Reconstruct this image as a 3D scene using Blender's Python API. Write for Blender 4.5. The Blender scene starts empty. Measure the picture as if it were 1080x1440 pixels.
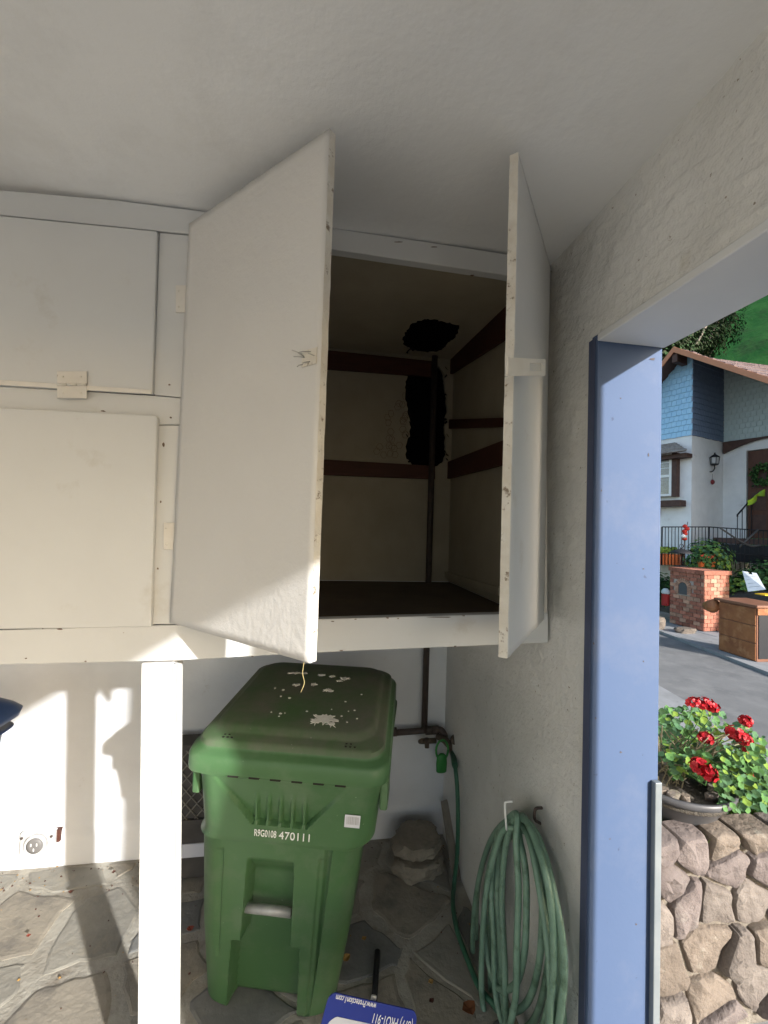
import bpy, bmesh, math, random
from math import sin, cos, pi, radians
from mathutils import Vector, Matrix, noise as mn
random.seed(7)
S = bpy.context.scene
COL = S.collection

# ------------------------------------------------------------------ camera
EYE = Vector((0, 0, 1.65)); FOC = 590.0
YAW, PITCH, ROLL = .154, .033, .032
_f = Vector((sin(YAW)*cos(PITCH), cos(YAW)*cos(PITCH), sin(PITCH)))
_r0 = Vector((cos(YAW), -sin(YAW), 0)); _u0 = _r0.cross(_f)
_r = _r0*cos(ROLL)+_u0*sin(ROLL); _u = -_r0*sin(ROLL)+_u0*cos(ROLL)
cam = bpy.data.cameras.new('camera'); co = bpy.data.objects.new('camera', cam); COL.objects.link(co)
co.matrix_world = Matrix(((_r.x, _u.x, -_f.x, EYE.x), (_r.y, _u.y, -_f.y, EYE.y), (_r.z, _u.z, -_f.z, EYE.z), (0, 0, 0, 1)))
cam.sensor_fit = 'HORIZONTAL'; cam.sensor_width = 36; cam.lens = 36*FOC/1080; cam.clip_start = .02; cam.clip_end = 1500
S.camera = co

# ------------------------------------------------------------------ sky, sun, exposure
SUN = Vector((-.695, 1.0, -.452)).normalized()
el = math.asin(-SUN.z); az = math.atan2(-SUN.x, -SUN.y)
w = bpy.data.worlds.new("World"); S.world = w; w.use_nodes = True
nt = w.node_tree; nt.nodes.clear()
sky = nt.nodes.new('ShaderNodeTexSky'); sky.sky_type = 'NISHITA'; sky.sun_disc = False
sky.sun_elevation = el; sky.sun_rotation = az; sky.air_density = 1.0; sky.dust_density = 2.0; sky.ozone_density = 1.0
bg = nt.nodes.new('ShaderNodeBackground'); bg.inputs[1].default_value = .115
wo = nt.nodes.new('ShaderNodeOutputWorld')
nt.links.new(sky.outputs[0], bg.inputs[0]); nt.links.new(bg.outputs[0], wo.inputs[0])
sl = bpy.data.lights.new('sun', 'SUN'); sl.energy = 2.7; sl.angle = radians(1.2); sl.color = (1, .985, .96)
so = bpy.data.objects.new('sun', sl); COL.objects.link(so); so.rotation_euler = SUN.to_track_quat('-Z', 'Y').to_euler()
so.location = (5, -8, 6)
vs = S.view_settings; vs.view_transform = 'Standard'; vs.look = 'None'; vs.gamma = 1; vs.use_curve_mapping = False
vs.exposure = 1.75
S.render.engine = 'CYCLES'
S.cycles.max_bounces = 10; S.cycles.diffuse_bounces = 7

# ------------------------------------------------------------------ helpers
def at(px, py, x=None, y=None, z=None, d=None, pl=None):
    v = _r*((px-540)/FOC)-_u*((py-720)/FOC)+_f
    if x is not None: t = (x-EYE.x)/v.x
    elif y is not None: t = (y-EYE.y)/v.y
    elif z is not None: t = (z-EYE.z)/v.z
    elif pl is not None: t = (pl[0]-EYE).dot(pl[1])/v.dot(pl[1])
    else: t = d
    return EYE+v*t

def link_tree(n, a, b): n.links.new(a, b)
def mat(name, c, c2=None, rough=.7, scale=6, detail=6, bump=0, bscale=60, bdist=.004, metal=0, spec=.3, stretch=None,
        dirt=None, dscale=3, dlo=.55, dhi=.7, spots=None, sscale=90, slo=.7, wave=None, backface=None, coat=0, lo=.35, hi=.68, obj_rand=0):
    m = bpy.data.materials.new(name); m.use_nodes = True
    t = m.node_tree; N = t.nodes; L = t.links
    b = N['Principled BSDF']; b.inputs['Roughness'].default_value = rough; b.inputs['Metallic'].default_value = metal
    b.inputs['Specular IOR Level'].default_value = spec; b.inputs['Coat Weight'].default_value = coat
    tc = N.new('ShaderNodeTexCoord'); co_ = tc.outputs['Object']
    if stretch:
        mp = N.new('ShaderNodeMapping'); mp.inputs['Scale'].default_value = stretch; L.new(co_, mp.inputs[0]); co_ = mp.outputs[0]
    def nz(sc, det=6, rg=.6):
        n = N.new('ShaderNodeTexNoise'); n.inputs['Scale'].default_value = sc; n.inputs['Detail'].default_value = det
        n.inputs['Roughness'].default_value = rg; L.new(co_, n.inputs['Vector']); return n.outputs['Fac']
    def ramp(fac, lo, hi, a=(0, 0, 0), bb=(1, 1, 1)):
        r = N.new('ShaderNodeValToRGB'); r.color_ramp.elements[0].position = lo; r.color_ramp.elements[1].position = hi
        r.color_ramp.elements[0].color = (*a, 1); r.color_ramp.elements[1].color = (*bb, 1); L.new(fac, r.inputs[0]); return r.outputs[0]
    cur = ramp(nz(scale, detail), lo, hi, c, c2 or tuple(x*.85 for x in c))
    def mix(fac, A, B):
        x = N.new('ShaderNodeMix'); x.data_type = 'RGBA'; L.new(fac, x.inputs[0]); L.new(A, x.inputs[6])
        if isinstance(B, tuple): x.inputs[7].default_value = (*B, 1)
        else: L.new(B, x.inputs[7])
        return x.outputs[2]
    if dirt: cur = mix(ramp(nz(dscale, 8, .7), dlo, dhi), cur, dirt)
    if spots: cur = mix(ramp(nz(sscale, 3, .5), slo, slo+.04), cur, spots)
    if obj_rand:
        oi = N.new('ShaderNodeObjectInfo'); h = N.new('ShaderNodeHueSaturation')
        mr = N.new('ShaderNodeMapRange'); L.new(oi.outputs['Random'], mr.inputs[0]); mr.inputs[3].default_value = 1-obj_rand; mr.inputs[4].default_value = 1+obj_rand
        L.new(mr.outputs[0], h.inputs['Value']); L.new(cur, h.inputs['Color']); cur = h.outputs[0]
    L.new(cur, b.inputs['Base Color'])
    if bump:
        bm_ = N.new('ShaderNodeBump'); bm_.inputs['Strength'].default_value = bump; bm_.inputs['Distance'].default_value = bdist
        L.new(nz(bscale, 8, .6), bm_.inputs['Height']); L.new(bm_.outputs[0], b.inputs['Normal'])
    return m

M = {}
M['ceil'] = mat('ceiling_plaster', (.74, .75, .765), (.70, .71, .725), rough=.8, scale=1.5, bump=.35, bscale=35, bdist=.004, spots=(.74, .74, .74), sscale=55, slo=.74, dirt=(.58, .58, .58), dscale=1.6, dlo=.5, dhi=.8)
M['wall'] = mat('painted_wall', (.70, .715, .735), (.63, .64, .655), rough=.75, scale=3, bump=.4, bscale=18, bdist=.006, dirt=(.42, .38, .32), dscale=5, dlo=.66, dhi=.80)
M['stucco'] = mat('rough_stucco', (.68, .68, .665), (.61, .61, .59), rough=.9, scale=5, bump=1, bscale=55, bdist=.007, dirt=(.42, .39, .33), dscale=7, dlo=.62, dhi=.85, spots=(.27, .23, .18), sscale=75, slo=.71)
M['paint'] = mat('aged_white_paint', (.575, .585, .59), (.535, .542, .545), rough=.5, scale=2, bump=.15, bscale=40, bdist=.003, dirt=(.43, .405, .36), dscale=5, dlo=.60, dhi=.86, spots=(.3, .24, .2), sscale=70, slo=.79)
M['paint_worn'] = mat('worn_white_paint', (.66, .64, .6), (.58, .55, .5), rough=.6, scale=8, bump=.3, bscale=60, bdist=.003, dirt=(.28, .22, .17), dscale=22, dlo=.66, dhi=.72)
M['edge'] = mat('chipped_edge', (.64, .62, .57), (.55, .51, .44), rough=.8, scale=20, bump=.6, bscale=120, bdist=.003, dirt=(.20, .16, .12), dscale=45, dlo=.58, dhi=.66)
M['dark'] = mat('dark_gap', (.02, .017, .015), rough=1)
M['cream'] = mat('cream_plaster', (.38, .34, .265), (.33, .295, .225), rough=.9, scale=5, bump=.3, bscale=50)
M['brownwood'] = mat('stained_wood', (.085, .03, .02), (.06, .022, .014), rough=.6, scale=8, stretch=(1, 8, 8), bump=.3, bscale=60)
M['ply'] = mat('dusty_plywood', (.12, .09, .065), (.08, .06, .045), rough=.8, scale=5, bump=.2, bscale=40)
M['tar'] = mat('black_cavity', (.006, .006, .007), rough=1, spec=0)
M['pipe'] = mat('aged_iron_pipe', (.06, .05, .045), (.095, .07, .06), rough=.6, scale=25, bump=.3, bscale=90, metal=.2)
M['brass'] = mat('weathered_brass', (.14, .11, .08), (.08, .06, .05), rough=.5, metal=.5, scale=30)
M['binG'] = mat('green_plastic', (.050, .118, .046), (.058, .13, .052), rough=.42, scale=3, bump=.12, bscale=250, bdist=.001, spec=.4, dirt=(.115, .165, .10), dscale=5, dlo=.48, dhi=.80, spots=(.22, .30, .2), sscale=60, slo=.745)
M['lidG'] = mat('dusty_green_plastic', (.055, .12, .046), (.085, .115, .065), rough=.5, scale=3, bump=.12, bscale=200, bdist=.001, dirt=(.125, .125, .10), dscale=5, dlo=.42, dhi=.66, spots=(.19, .19, .16), sscale=70, slo=.72)
M['splat'] = mat('dried_white_paint', (.78, .77, .72), (.62, .61, .55), rough=.7, scale=40)
M['bar'] = mat('grey_metal', (.42, .42, .40), (.3, .3, .29), rough=.45, metal=.4, scale=20)
M['black'] = mat('black_plastic', (.02, .02, .022), rough=.6)
M['white'] = mat('white_print', (.8, .8, .78), (.76, .76, .74), rough=.5)
M['sticker'] = mat('white_sticker', (.62, .62, .66), (.55, .55, .6), rough=.4)
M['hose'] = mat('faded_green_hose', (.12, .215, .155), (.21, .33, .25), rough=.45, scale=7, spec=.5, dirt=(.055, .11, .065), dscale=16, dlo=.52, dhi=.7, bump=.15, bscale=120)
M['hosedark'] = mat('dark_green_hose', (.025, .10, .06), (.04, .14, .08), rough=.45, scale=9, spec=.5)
M['tagG'] = mat('bright_green_plastic', (.04, .22, .05), (.03, .17, .04), rough=.4, scale=10)
M['mortar'] = mat('tan_mortar', (.38, .36, .31), (.27, .25, .21), rough=.95, scale=7, bump=.8, bscale=60, bdist=.006, dirt=(.16, .13, .1), dscale=5, dlo=.55, dhi=.75)
FLAG = [mat('flagstone_grey', (.21, .20, .175), (.29, .275, .235), rough=.8, scale=6, bump=.7, bscale=30, bdist=.006, dirt=(.30, .27, .21), dscale=8, dlo=.55, dhi=.75),
        mat('flagstone_slate', (.145, .145, .14), (.20, .20, .185), rough=.75, scale=5, bump=.7, bscale=26, bdist=.006, dirt=(.22, .20, .16), dscale=7, dlo=.6, dhi=.8),
        mat('flagstone_tan', (.29, .26, .21), (.22, .20, .165), rough=.85, scale=6, bump=.7, bscale=34, bdist=.006, dirt=(.13, .12, .11), dscale=6, dlo=.5, dhi=.75)]
M['blue'] = mat('blue_paint', (.088, .128, .225), (.08, .118, .21), rough=.65, scale=1.2, bump=.25, bscale=28, bdist=.002, spec=.12, spots=(.06, .08, .14), sscale=34, slo=.72, dirt=(.12, .15, .23), dscale=4, dlo=.5, dhi=.8)
M['bluelid'] = mat('navy_plastic', (.02, .06, .20), (.025, .07, .22), rough=.35, spec=.5)
M['strip'] = mat('galvanised_strip', (.20, .225, .24), (.25, .275, .285), rough=.5, metal=.2, scale=8)

def parent_loc(p):
    v = Vector((0, 0, 0))
    while p is not None: v += p.location; p = p.parent
    return v
def tag(o, label=None, cat=None, group=None, kind=None):
    if label: o['label'] = label
    if cat: o['category'] = cat
    if group: o['group'] = group
    if kind: o['kind'] = kind
    return o
def thing(name, loc, label=None, cat=None, group=None, kind=None):
    o = bpy.data.objects.new(name, None); COL.objects.link(o); o.location = loc; o.empty_display_size = .05
    return tag(o, label, cat, group, kind)
def link_obj(name, me, m, parent=None, loc=None):
    ms = m if isinstance(m, list) else [m]
    for k in ms: me.materials.append(k)
    o = bpy.data.objects.new(name, me); COL.objects.link(o)
    if parent is not None: o.parent = parent
    if loc is not None: o.location = loc
    return o
def build(name, verts, faces, m, parent=None, smooth=False, origin=None, midx=None):
    """world-space vertices -> object; origin (for top-level meshes) moves the object's origin there"""
    off = parent_loc(parent) if parent is not None else (Vector(origin) if origin is not None else Vector((0, 0, 0)))
    me = bpy.data.meshes.new(name)
    me.from_pydata([tuple(Vector(v)-off) for v in verts], [], faces)
    if midx: me.polygons.foreach_set('material_index', midx)
    bm = bmesh.new(); bm.from_mesh(me); bmesh.ops.recalc_face_normals(bm, faces=bm.faces); bm.to_mesh(me); bm.free()
    if smooth:
        for p in me.polygons: p.use_smooth = True
    me.update()
    return link_obj(name, me, m, parent, None if parent is not None else off)
def mods(o, bevel=0, seg=2, smooth=False):
    if bevel:
        b = o.modifiers.new('bevel', 'BEVEL'); b.width = bevel; b.segments = seg; b.limit_method = 'ANGLE'; b.angle_limit = radians(30)
    return o
def slab(name, poly, off, m, parent=None, bevel=.002, origin=None):
    """planar polygon extruded by vector off"""
    off = Vector(off); n = len(poly); V = [Vector(p) for p in poly]+[Vector(p)+off for p in poly]
    F = [list(range(n)), list(range(2*n-1, n-1, -1))]+[[i, (i+1) % n, n+(i+1) % n, n+i] for i in range(n)]
    return mods(build(name, V, F, m, parent, origin=origin), bevel)
def box_geo(lo, hi):
    x0, y0, z0 = lo; x1, y1, z1 = hi
    V = [(x0, y0, z0), (x1, y0, z0), (x1, y1, z0), (x0, y1, z0), (x0, y0, z1), (x1, y0, z1), (x1, y1, z1), (x0, y1, z1)]
    return V, [(0, 3, 2, 1), (4, 5, 6, 7), (0, 1, 5, 4), (1, 2, 6, 5), (2, 3, 7, 6), (3, 0, 4, 7)]
def box(name, lo, hi, m, parent=None, bevel=.002, origin=None):
    V, F = box_geo(lo, hi)
    return mods(build(name, V, F, m, parent, origin=origin), bevel)
def obox_geo(o, ax, ay, az):
    o, ax, ay, az = map(Vector, (o, ax, ay, az))
    V = [o, o+ax, o+ax+ay, o+ay, o+az, o+ax+az, o+ax+ay+az, o+ay+az]
    return V, [(0, 3, 2, 1), (4, 5, 6, 7), (0, 1, 5, 4), (1, 2, 6, 5), (2, 3, 7, 6), (3, 0, 4, 7)]
def obox(name, o, ax, ay, az, m, parent=None, bevel=.002, origin=None):
    V, F = obox_geo(o, ax, ay, az); return mods(build(name, V, F, m, parent, origin=origin), bevel)
class MB:
    def __init__(s): s.V = []; s.F = []; s.I = []
    def add(s, V, F, i=0):
        k = len(s.V); s.V += [Vector(v) for v in V]; s.F += [[a+k for a in f] for f in F]; s.I += [i]*len(F); return s
    def out(s, name, m, parent=None, smooth=False, origin=None): return build(name, s.V, s.F, m, parent, smooth, origin, s.I)
def tube_geo(pts, r, n=10, cap=True):
    pts = [Vector(p) for p in pts]; V = []; F = []
    rr = r if isinstance(r, (list, tuple)) else [r]*len(pts)
    up = None
    for i, p in enumerate(pts):
        t = (pts[min(i+1, len(pts)-1)]-pts[max(i-1, 0)]).normalized()
        if up is None: up = t.orthogonal().normalized()
        up = (up-t*up.dot(t)).normalized(); b = t.cross(up)
        for k in range(n):
            a = 2*pi*k/n; V.append(p+(up*cos(a)+b*sin(a))*rr[i])
    for i in range(len(pts)-1):
        for k in range(n): F.append([i*n+k, i*n+(k+1) % n, (i+1)*n+(k+1) % n, (i+1)*n+k])
    if cap: F += [list(range(n))[::-1], [(len(pts)-1)*n+k for k in range(n)]]
    return V, F
def tube(name, pts, r, m, parent=None, n=10, origin=None):
    V, F = tube_geo(pts, r, n); return build(name, V, F, m, parent, True, origin)
def crom(P, sub=8):
    P = [Vector(p) for p in P]; Q = [P[0]*2-P[1]]+P+[P[-1]*2-P[-2]]; out = []
    for i in range(1, len(Q)-2):
        a, b, c, d = Q[i-1:i+3]
        for k in range(sub):
            t = k/sub
            out.append(.5*((2*b)+(c-a)*t+(2*a-5*b+4*c-d)*t*t+(3*b-a-3*c+d)*t**3))
    return out+[P[-1]]
def lathe_geo(c, prof, n=24, axis=(0, 0, 1)):
    q = Vector((0, 0, 1)).rotation_difference(Vector(axis)); c = Vector(c); V = []; F = []
    for r, z in prof:
        for k in range(n): V.append(c+q@Vector((r*cos(2*pi*k/n), r*sin(2*pi*k/n), z)))
    for i in range(len(prof)-1):
        for k in range(n): F.append([i*n+k, i*n+(k+1) % n, (i+1)*n+(k+1) % n, (i+1)*n+k])
    F += [list(range(n))[::-1], [(len(prof)-1)*n+k for k in range(n)]]
    return V, F
def text(name, s, m, parent, fr, size, ext=.0006, sx=1, align='CENTER', space=1.0, rot=0):
    """fr = (origin, xaxis, yaxis) world"""
    cu = bpy.data.curves.new(name, 'FONT'); cu.body = s; cu.size = size; cu.extrude = ext; cu.align_x = align; cu.align_y = 'CENTER'; cu.space_character = space
    tmp = bpy.data.objects.new('t', cu); COL.objects.link(tmp)
    dg = bpy.context.evaluated_depsgraph_get(); me = bpy.data.meshes.new_from_object(tmp.evaluated_get(dg)); bpy.data.objects.remove(tmp)
    O, X, Y = map(Vector, fr); X = X.normalized(); Y = Y.normalized(); Z = X.cross(Y)
    off = parent_loc(parent)
    for v in me.vertices: v.co = O+X*v.co.x*sx+Y*v.co.y+Z*v.co.z-off
    me.materials.clear(); return link_obj(name, me, m, parent)
def smooth01(t): t = max(0, min(1, t)); return t*t*(3-2*t)
def poly_clip(poly, a, b):
    """keep the part of poly nearer to a than to b"""
    mx, my = (a[0]+b[0])/2, (a[1]+b[1])/2; nx, ny = b[0]-a[0], b[1]-a[1]; out = []
    for i in range(len(poly)):
        p, q = poly[i], poly[(i+1) % len(poly)]
        dp = (p[0]-mx)*nx+(p[1]-my)*ny; dq = (q[0]-mx)*nx+(q[1]-my)*ny
        if dp <= 0: out.append(p)
        if dp*dq < 0: t = dp/(dp-dq); out.append((p[0]+(q[0]-p[0])*t, p[1]+(q[1]-p[1])*t))
    return out
def voronoi(x0, x1, y0, y1, step, jit=.42, rng=random, sy=1.0):
    pts = []; j = 0
    y = y0-step
    while y < y1+step:
        x = x0-step+(.5*step if j % 2 else 0)
        while x < x1+step:
            pts.append((x+rng.uniform(-jit, jit)*step, y+rng.uniform(-jit, jit)*step*sy)); x += step*rng.uniform(.85, 1.2)
        y += step*sy; j += 1
    cells = []
    for p in pts:
        if not (x0-.3*step < p[0] < x1+.3*step and y0-.3*step < p[1] < y1+.3*step): continue
        c = [(x0, y0), (x1, y0), (x1, y1), (x0, y1)]
        for q in pts:
            if q is not p and abs(q[0]-p[0]) < 3*step and abs(q[1]-p[1]) < 3*step:
                c = poly_clip(c, p, q)
                if len(c) < 3: break
        if len(c) >= 3: cells.append(c)
    return cells
def poly_area(c): return abs(sum(c[i][0]*c[(i+1) % len(c)][1]-c[(i+1) % len(c)][0]*c[i][1] for i in range(len(c))))/2
def round_poly(c, gap, rng, wob=.01, n=4, k=.22):
    """inset towards the centroid and subdivide into a smooth wobbly outline"""
    cx = sum(p[0] for p in c)/len(c); cy = sum(p[1] for p in c)/len(c)
    pts = []
    for p in c:
        v = Vector((p[0]-cx, p[1]-cy)); l = v.length
        if l < gap*1.5: continue
        pts.append(Vector((cx, cy))+v*((l-gap)/l))
    if len(pts) < 3: return None
    out = []
    for i in range(len(pts)):
        a, b, d = pts[i-1], pts[i], pts[(i+1) % len(pts)]
        p = b.lerp(a, k); q = b.lerp(d, k); out += [p, (b*.6+(p+q)*.2), q]
        m_ = b.lerp(d, .5); out.append(m_+Vector((rng.uniform(-wob, wob), rng.uniform(-wob, wob))))
    return out

# ------------------------------------------------------------------ key planes (metres)
DF, DB, XW, XO, YJ = 1.217, 2.253, .726, .912, 1.04
ZC, ZH = 2.522, 2.185

# ------------------------------------------------------------------ ground, road (outside)
s_ = Vector((sin(.157), cos(.157), 0)); t_ = Vector((cos(.157), -sin(.157), 0))   # along / across the lane
ZS = -.45
def W(L, D, z=ZS): v = t_*L+s_*D; return Vector((v.x, v.y, z))
M['asphalt'] = mat('worn_asphalt', (.13, .128, .128), (.17, .167, .165), rough=.9, scale=3, bump=.5, bscale=90, bdist=.005, dirt=(.20, .195, .19), dscale=2.5, dlo=.5, dhi=.7)
M['concrete'] = mat('pale_concrete', (.26, .26, .265), (.20, .20, .2), rough=.9, scale=4, bump=.3, bscale=60, dirt=(.12, .11, .1), dscale=8, dlo=.6, dhi=.75)
M['soil'] = mat('dark_soil', (.065, .055, .045), (.10, .09, .075), rough=1, scale=12, bump=1, bscale=50, bdist=.02)
M['grassground'] = mat('green_hillside', (.035, .16, .03), (.08, .24, .05), rough=1, scale=.5, detail=12, bump=1, bscale=2, bdist=.5, dirt=(.05, .10, .03), dscale=.4, dlo=.5, dhi=.65)
def ground_z(L, D):
    z = ZS-.03
    z += smooth01((L-7.3)/1.6)*.9                               # yard climbing to the house
    if L < 1.0: z = -.06
    elif L < 3.2: z = -.06+(ZS+.03)*smooth01((L-1)/2.2)
    return z
gx = [-400, -150, -60, -20, -8, -4, -2, -1, 0, .5, 1, 1.3, 1.6, 2, 2.4, 2.8, 3.2, 3.6, 4.2, 5, 6, 7, 7.3, 7.6, 7.9, 8.3, 8.7, 9.2, 10, 14, 20, 30, 60, 150, 400]
gy = [-400, -150, -60, -30, -15, -8, -5, -3, -2, -1, 0, 1, 2, 3, 4, 5, 6, 8, 10, 12, 15, 20, 30, 50, 80, 150, 400]
V = [tuple(W(L, D, ground_z(L, D))) for D in gy for L in gx]
F = [[j*len(gx)+i, j*len(gx)+i+1, (j+1)*len(gx)+i+1, (j+1)*len(gx)+i] for j in range(len(gy)-1) for i in range(len(gx)-1)]
tag(build('ground', V, F, M['soil'], smooth=True), kind='structure')
def strip(name, L0, L1, D0, D1, z, m, th=.05):
    return tag(slab(name, [W(L0, D0, z), W(L1, D0, z), W(L1, D1, z), W(L0, D1, z)], (0, 0, -th), m, bevel=0), kind='structure')
strip('road', 3.86, 5.93, -30, 60, ZS+.002, M['asphalt'])
strip('sidewalk', 3.28, 3.84, -30, 60, ZS+.03, M['concrete'], .09)
strip('kerb', 5.94, 6.05, -30, 60, ZS+.05, M['concrete'], .2)
strip('driveway_apron', 6.052, 7.3, -30, 60, ZS+.045, M['concrete'], .1)
# hillside beyond the houses
def hill():
    V = []; F = []; nx, ny = 70, 50
    for j in range(ny):
        for i in range(nx):
            a = radians(-30+150*i/(nx-1)); t = j/(ny-1); R = 24+110*t
            z = -1+70*smooth01(t*1.1)+t*20+2.5*mn.noise(Vector((a*6, t*8, 3)))+.7*mn.noise(Vector((a*30, t*40, 7)))
            V.append((R*sin(a), R*cos(a), z))
    for j in range(ny-1):
        for i in range(nx-1): F.append([j*nx+i, j*nx+i+1, (j+1)*nx+i+1, (j+1)*nx+i])
    return V, F
V, F = hill(); tag(build('hillside', V, F, M['grassground'], smooth=True), kind='structure')

# ------------------------------------------------------------------ garage shell
garage = thing('garage', (0, 1.2, 0), 'open white plastered garage bay with blue painted door jamb', 'garage')
# concrete slab + mortar, flagstones
floor = tag(box('floor', (-4, -3.2, -.12), (XO, DB+.02, -.0045), M['mortar'], origin=(0, 0, 0), bevel=0), kind='structure')
rngf = random.Random(11)
sp = FLAG; nstone = 0
for c in voronoi(-2.4, XW-.01, -.6, DB-.02, .28, .46, rngf):
    if poly_area(c) < .012: continue
    q = round_poly(c, .016+rngf.random()*.022, rngf, .012, k=.10)
    if not q: continue
    q2 = []
    for i_ in range(len(q)):
        for u_ in (0, .5):
            p_ = q[i_].lerp(q[(i_+1) % len(q)], u_); w3 = Vector((p_.x*14, p_.y*14, 2)); q2.append(p_+Vector((mn.noise(w3), mn.noise(w3+Vector((9, 9, 9)))))*.024)
    q = q2; n = len(q); cx = sum(p.x for p in q)/n; cy = sum(p.y for p in q)/n; h = rngf.uniform(-.002, .0005)
    V = [(p.x, p.y, -.02) for p in q]+[(p.x, p.y, h-.0022) for p in q]+[(cx+(p.x-cx)*.93, cy+(p.y-cy)*.93, h+.0008*rngf.random()) for p in q]
    Fc = [list(range(2*n, 3*n))]+[[k*n+i, k*n+(i+1) % n, (k+1)*n+(i+1) % n, (k+1)*n+i] for k in range(2) for i in range(n)]
    build('flagstone', V, Fc, sp[rngf.choice([0, 0, 1, 1, 2])], floor)
# back wall, with a low uneven plaster band
def grid_wall(name, P, U, Vv, nu, nv, amp, m, parent, fn=None, back=None):
    P, U, Vv = Vector(P), Vector(U), Vector(Vv); N = U.cross(Vv).normalized(); V = []; F = []
    for j in range(nv+1):
        for i in range(nu+1):
            p = P+U*(i/nu)+Vv*(j/nv); a = amp*mn.fractal(p*5, 1.0, 2.0, 3)
            if fn: a += fn(p)
            V.append(p+N*a)
    for j in range(nv):
        for i in range(nu): F.append([j*(nu+1)+i, j*(nu+1)+i+1, (j+1)*(nu+1)+i+1, (j+1)*(nu+1)+i])
    k = len(V)                                                 # closed back so the wall has thickness
    B = N*(-(back or .12)); V += [P+B, P+U+B, P+U+Vv+B, P+Vv+B]
    bl, br, tr, tl = 0, nu, (nv+1)*(nu+1)-1, nv*(nu+1)
    F.append([k+3, k+2, k+1, k])
    F.append([k, k+1]+list(range(br, bl-1, -1))); F.append([k+2, k+3]+list(range(tl, tr+1)))
    F.append([k+3, k]+[j*(nu+1) for j in range(nv+1)]); F.append([k+1, k+2]+[j*(nu+1)+nu for j in range(nv, -1, -1)])
    o = build(name, V, F, m, parent, True); e = o.modifiers.new('es', 'EDGE_SPLIT'); e.split_angle = radians(55); return o
def band(p):                                                    # plaster foot thicker below z=.19
    return .012*smooth01((.17+.03*mn.noise(p*6)-p.z)/.03)
grid_wall('back_wall', (-4, DB, -.02), (4+XW+.3, 0, 0), (0, 0, 1.42), 260, 90, .004, M['wall'], garage, band)
def trowel(p):
    a = mn.noise(Vector((p.y*7+p.z*3, p.z*14-p.y*2, 1)))
    b = mn.noise(Vector((p.y*16+p.z*9, p.z*52-p.y*12, 5)))
    c = mn.noise(Vector((p.y*45, p.z*85, 9)))
    k = .35+.65*smooth01((p.z-.9)/.5)
    return k*(.004*a+.008*max(0, b-.02)+.004*max(0, c))
# side wall beside the opening, stucco (normal faces -x)
grid_wall('side_wall', (XW, YJ-.006, -.02), (0, DB-YJ+.25, 0), (0, 0, 2.62), 150, 300, -.002, M['stucco'], garage, lambda p: -trowel(p), back=-.19)
grid_wall('header_wall', (XW, -3.2, ZH), (0, 3.2+YJ-.006, 0), (0, 0, 2.62-ZH), 420, 60, -.002, M['stucco'], garage, lambda p: -trowel(p), back=-.19)
# soffit board and blue jamb board of the opening
box('soffit_board', (XW-.006, -3.2, ZH-.022), (XO+.01, YJ-.03, ZH-.002), M['white2'] if 'white2' in M else mat('cool_white_paint', (.66, .67, .68), (.62, .63, .64), rough=.6, scale=3, spots=(.3, .28, .26), sscale=40, slo=.8, bump=.1, bscale=40), garage, .003)
box('jamb_board', (XW-.004, YJ-.03, -.02), (XO+.006, YJ-.0045, ZH-.002), M['blue'], garage, .003)
box('jamb_stop', (XW-.007, YJ-.022, -.02), (XW-.0045, YJ+.004, ZH-.01), mat('dark_blue_paint', (.07, .085, .15), rough=.6), garage, .001)
box('door_seal_strip', (XO-.016, YJ-.046, -.02), (XO+.004, YJ-.031, 1.0), M['strip'], garage, .002)
# ceiling
box('roof_slab', (-4, DF+.045, 2.605), (XO, DB+.3, 2.68), M['ceil'], garage)
grid_wall('ceiling', (-4, DF+.04, ZC), (4+XW+.25, 0, 0), (0, -4.5, 0), 60, 80, .003, M['ceil'], garage, back=.15)
# unseen pillar and pilaster added to keep sun off bin, floor and right door
box('door_pillar', (XW, -.09, -.02), (XO, .565, ZH-.003), M['stucco'], garage, .006)
box('outer_pilaster', (XO+.002, -.09, -.02), (1.12, .465, 2.60), M['stucco'], garage, .006)
box('far_side_wall', (-4.15, -3.2, -.02), (-4.001, DB, ZC), M['wall'], garage, .006)

# ------------------------------------------------------------------ hanging cabinet
cab = thing('wall_cabinet', at(500, 905, y=DF), 'wide white painted wooden cabinet hung under the ceiling, two tall doors standing open', 'cabinet')
T = .019
def plate(name, pix, m=M['paint'], Y=DF, th=T, par=cab, bevel=.0025, dz=0):
    return slab(name, [at(px, py, y=Y) for px, py in pix], (0, th, 0), m, par, bevel)
plate('top_rail', [(-260, 248), (0, 267), (160, 281), (300, 299), (458, 319), (640, 346), (768, 366), (768, 398), (700, 385), (458, 349), (268, 329), (0, 302), (-260, 278)], th=.03)
plate('bottom_rail', [(-260, 884), (0, 886), (245, 879), (440, 871), (757, 862), (771, 862), (771, 904), (440, 918), (250, 929), (0, 935), (-260, 938)], Y=DF-.004, th=.034)
plate('middle_rail', [(-260, 533), (0, 543), (214, 556), (258, 560), (255, 597), (222, 597), (0, 590), (-260, 580)])
plate('stile', [(224, 327), (268, 331), (259, 559), (216, 555)], Y=DF-.001)
plate('stile', [(222, 598), (255, 598), (245, 878), (212, 878)], Y=DF-.001)
plate('right_stile', [(754, 394), (769, 394), (770, 862), (754, 862)], m=M['paint_worn'], Y=DF-.001, th=.02)
# dark sheet paints the shade into the gaps of the left bay
lin = plate('inner_panel', [(-260, 262), (272, 315), (247, 900), (-260, 905)], m=M['dark'], Y=DF+.036, th=.01)
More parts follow.
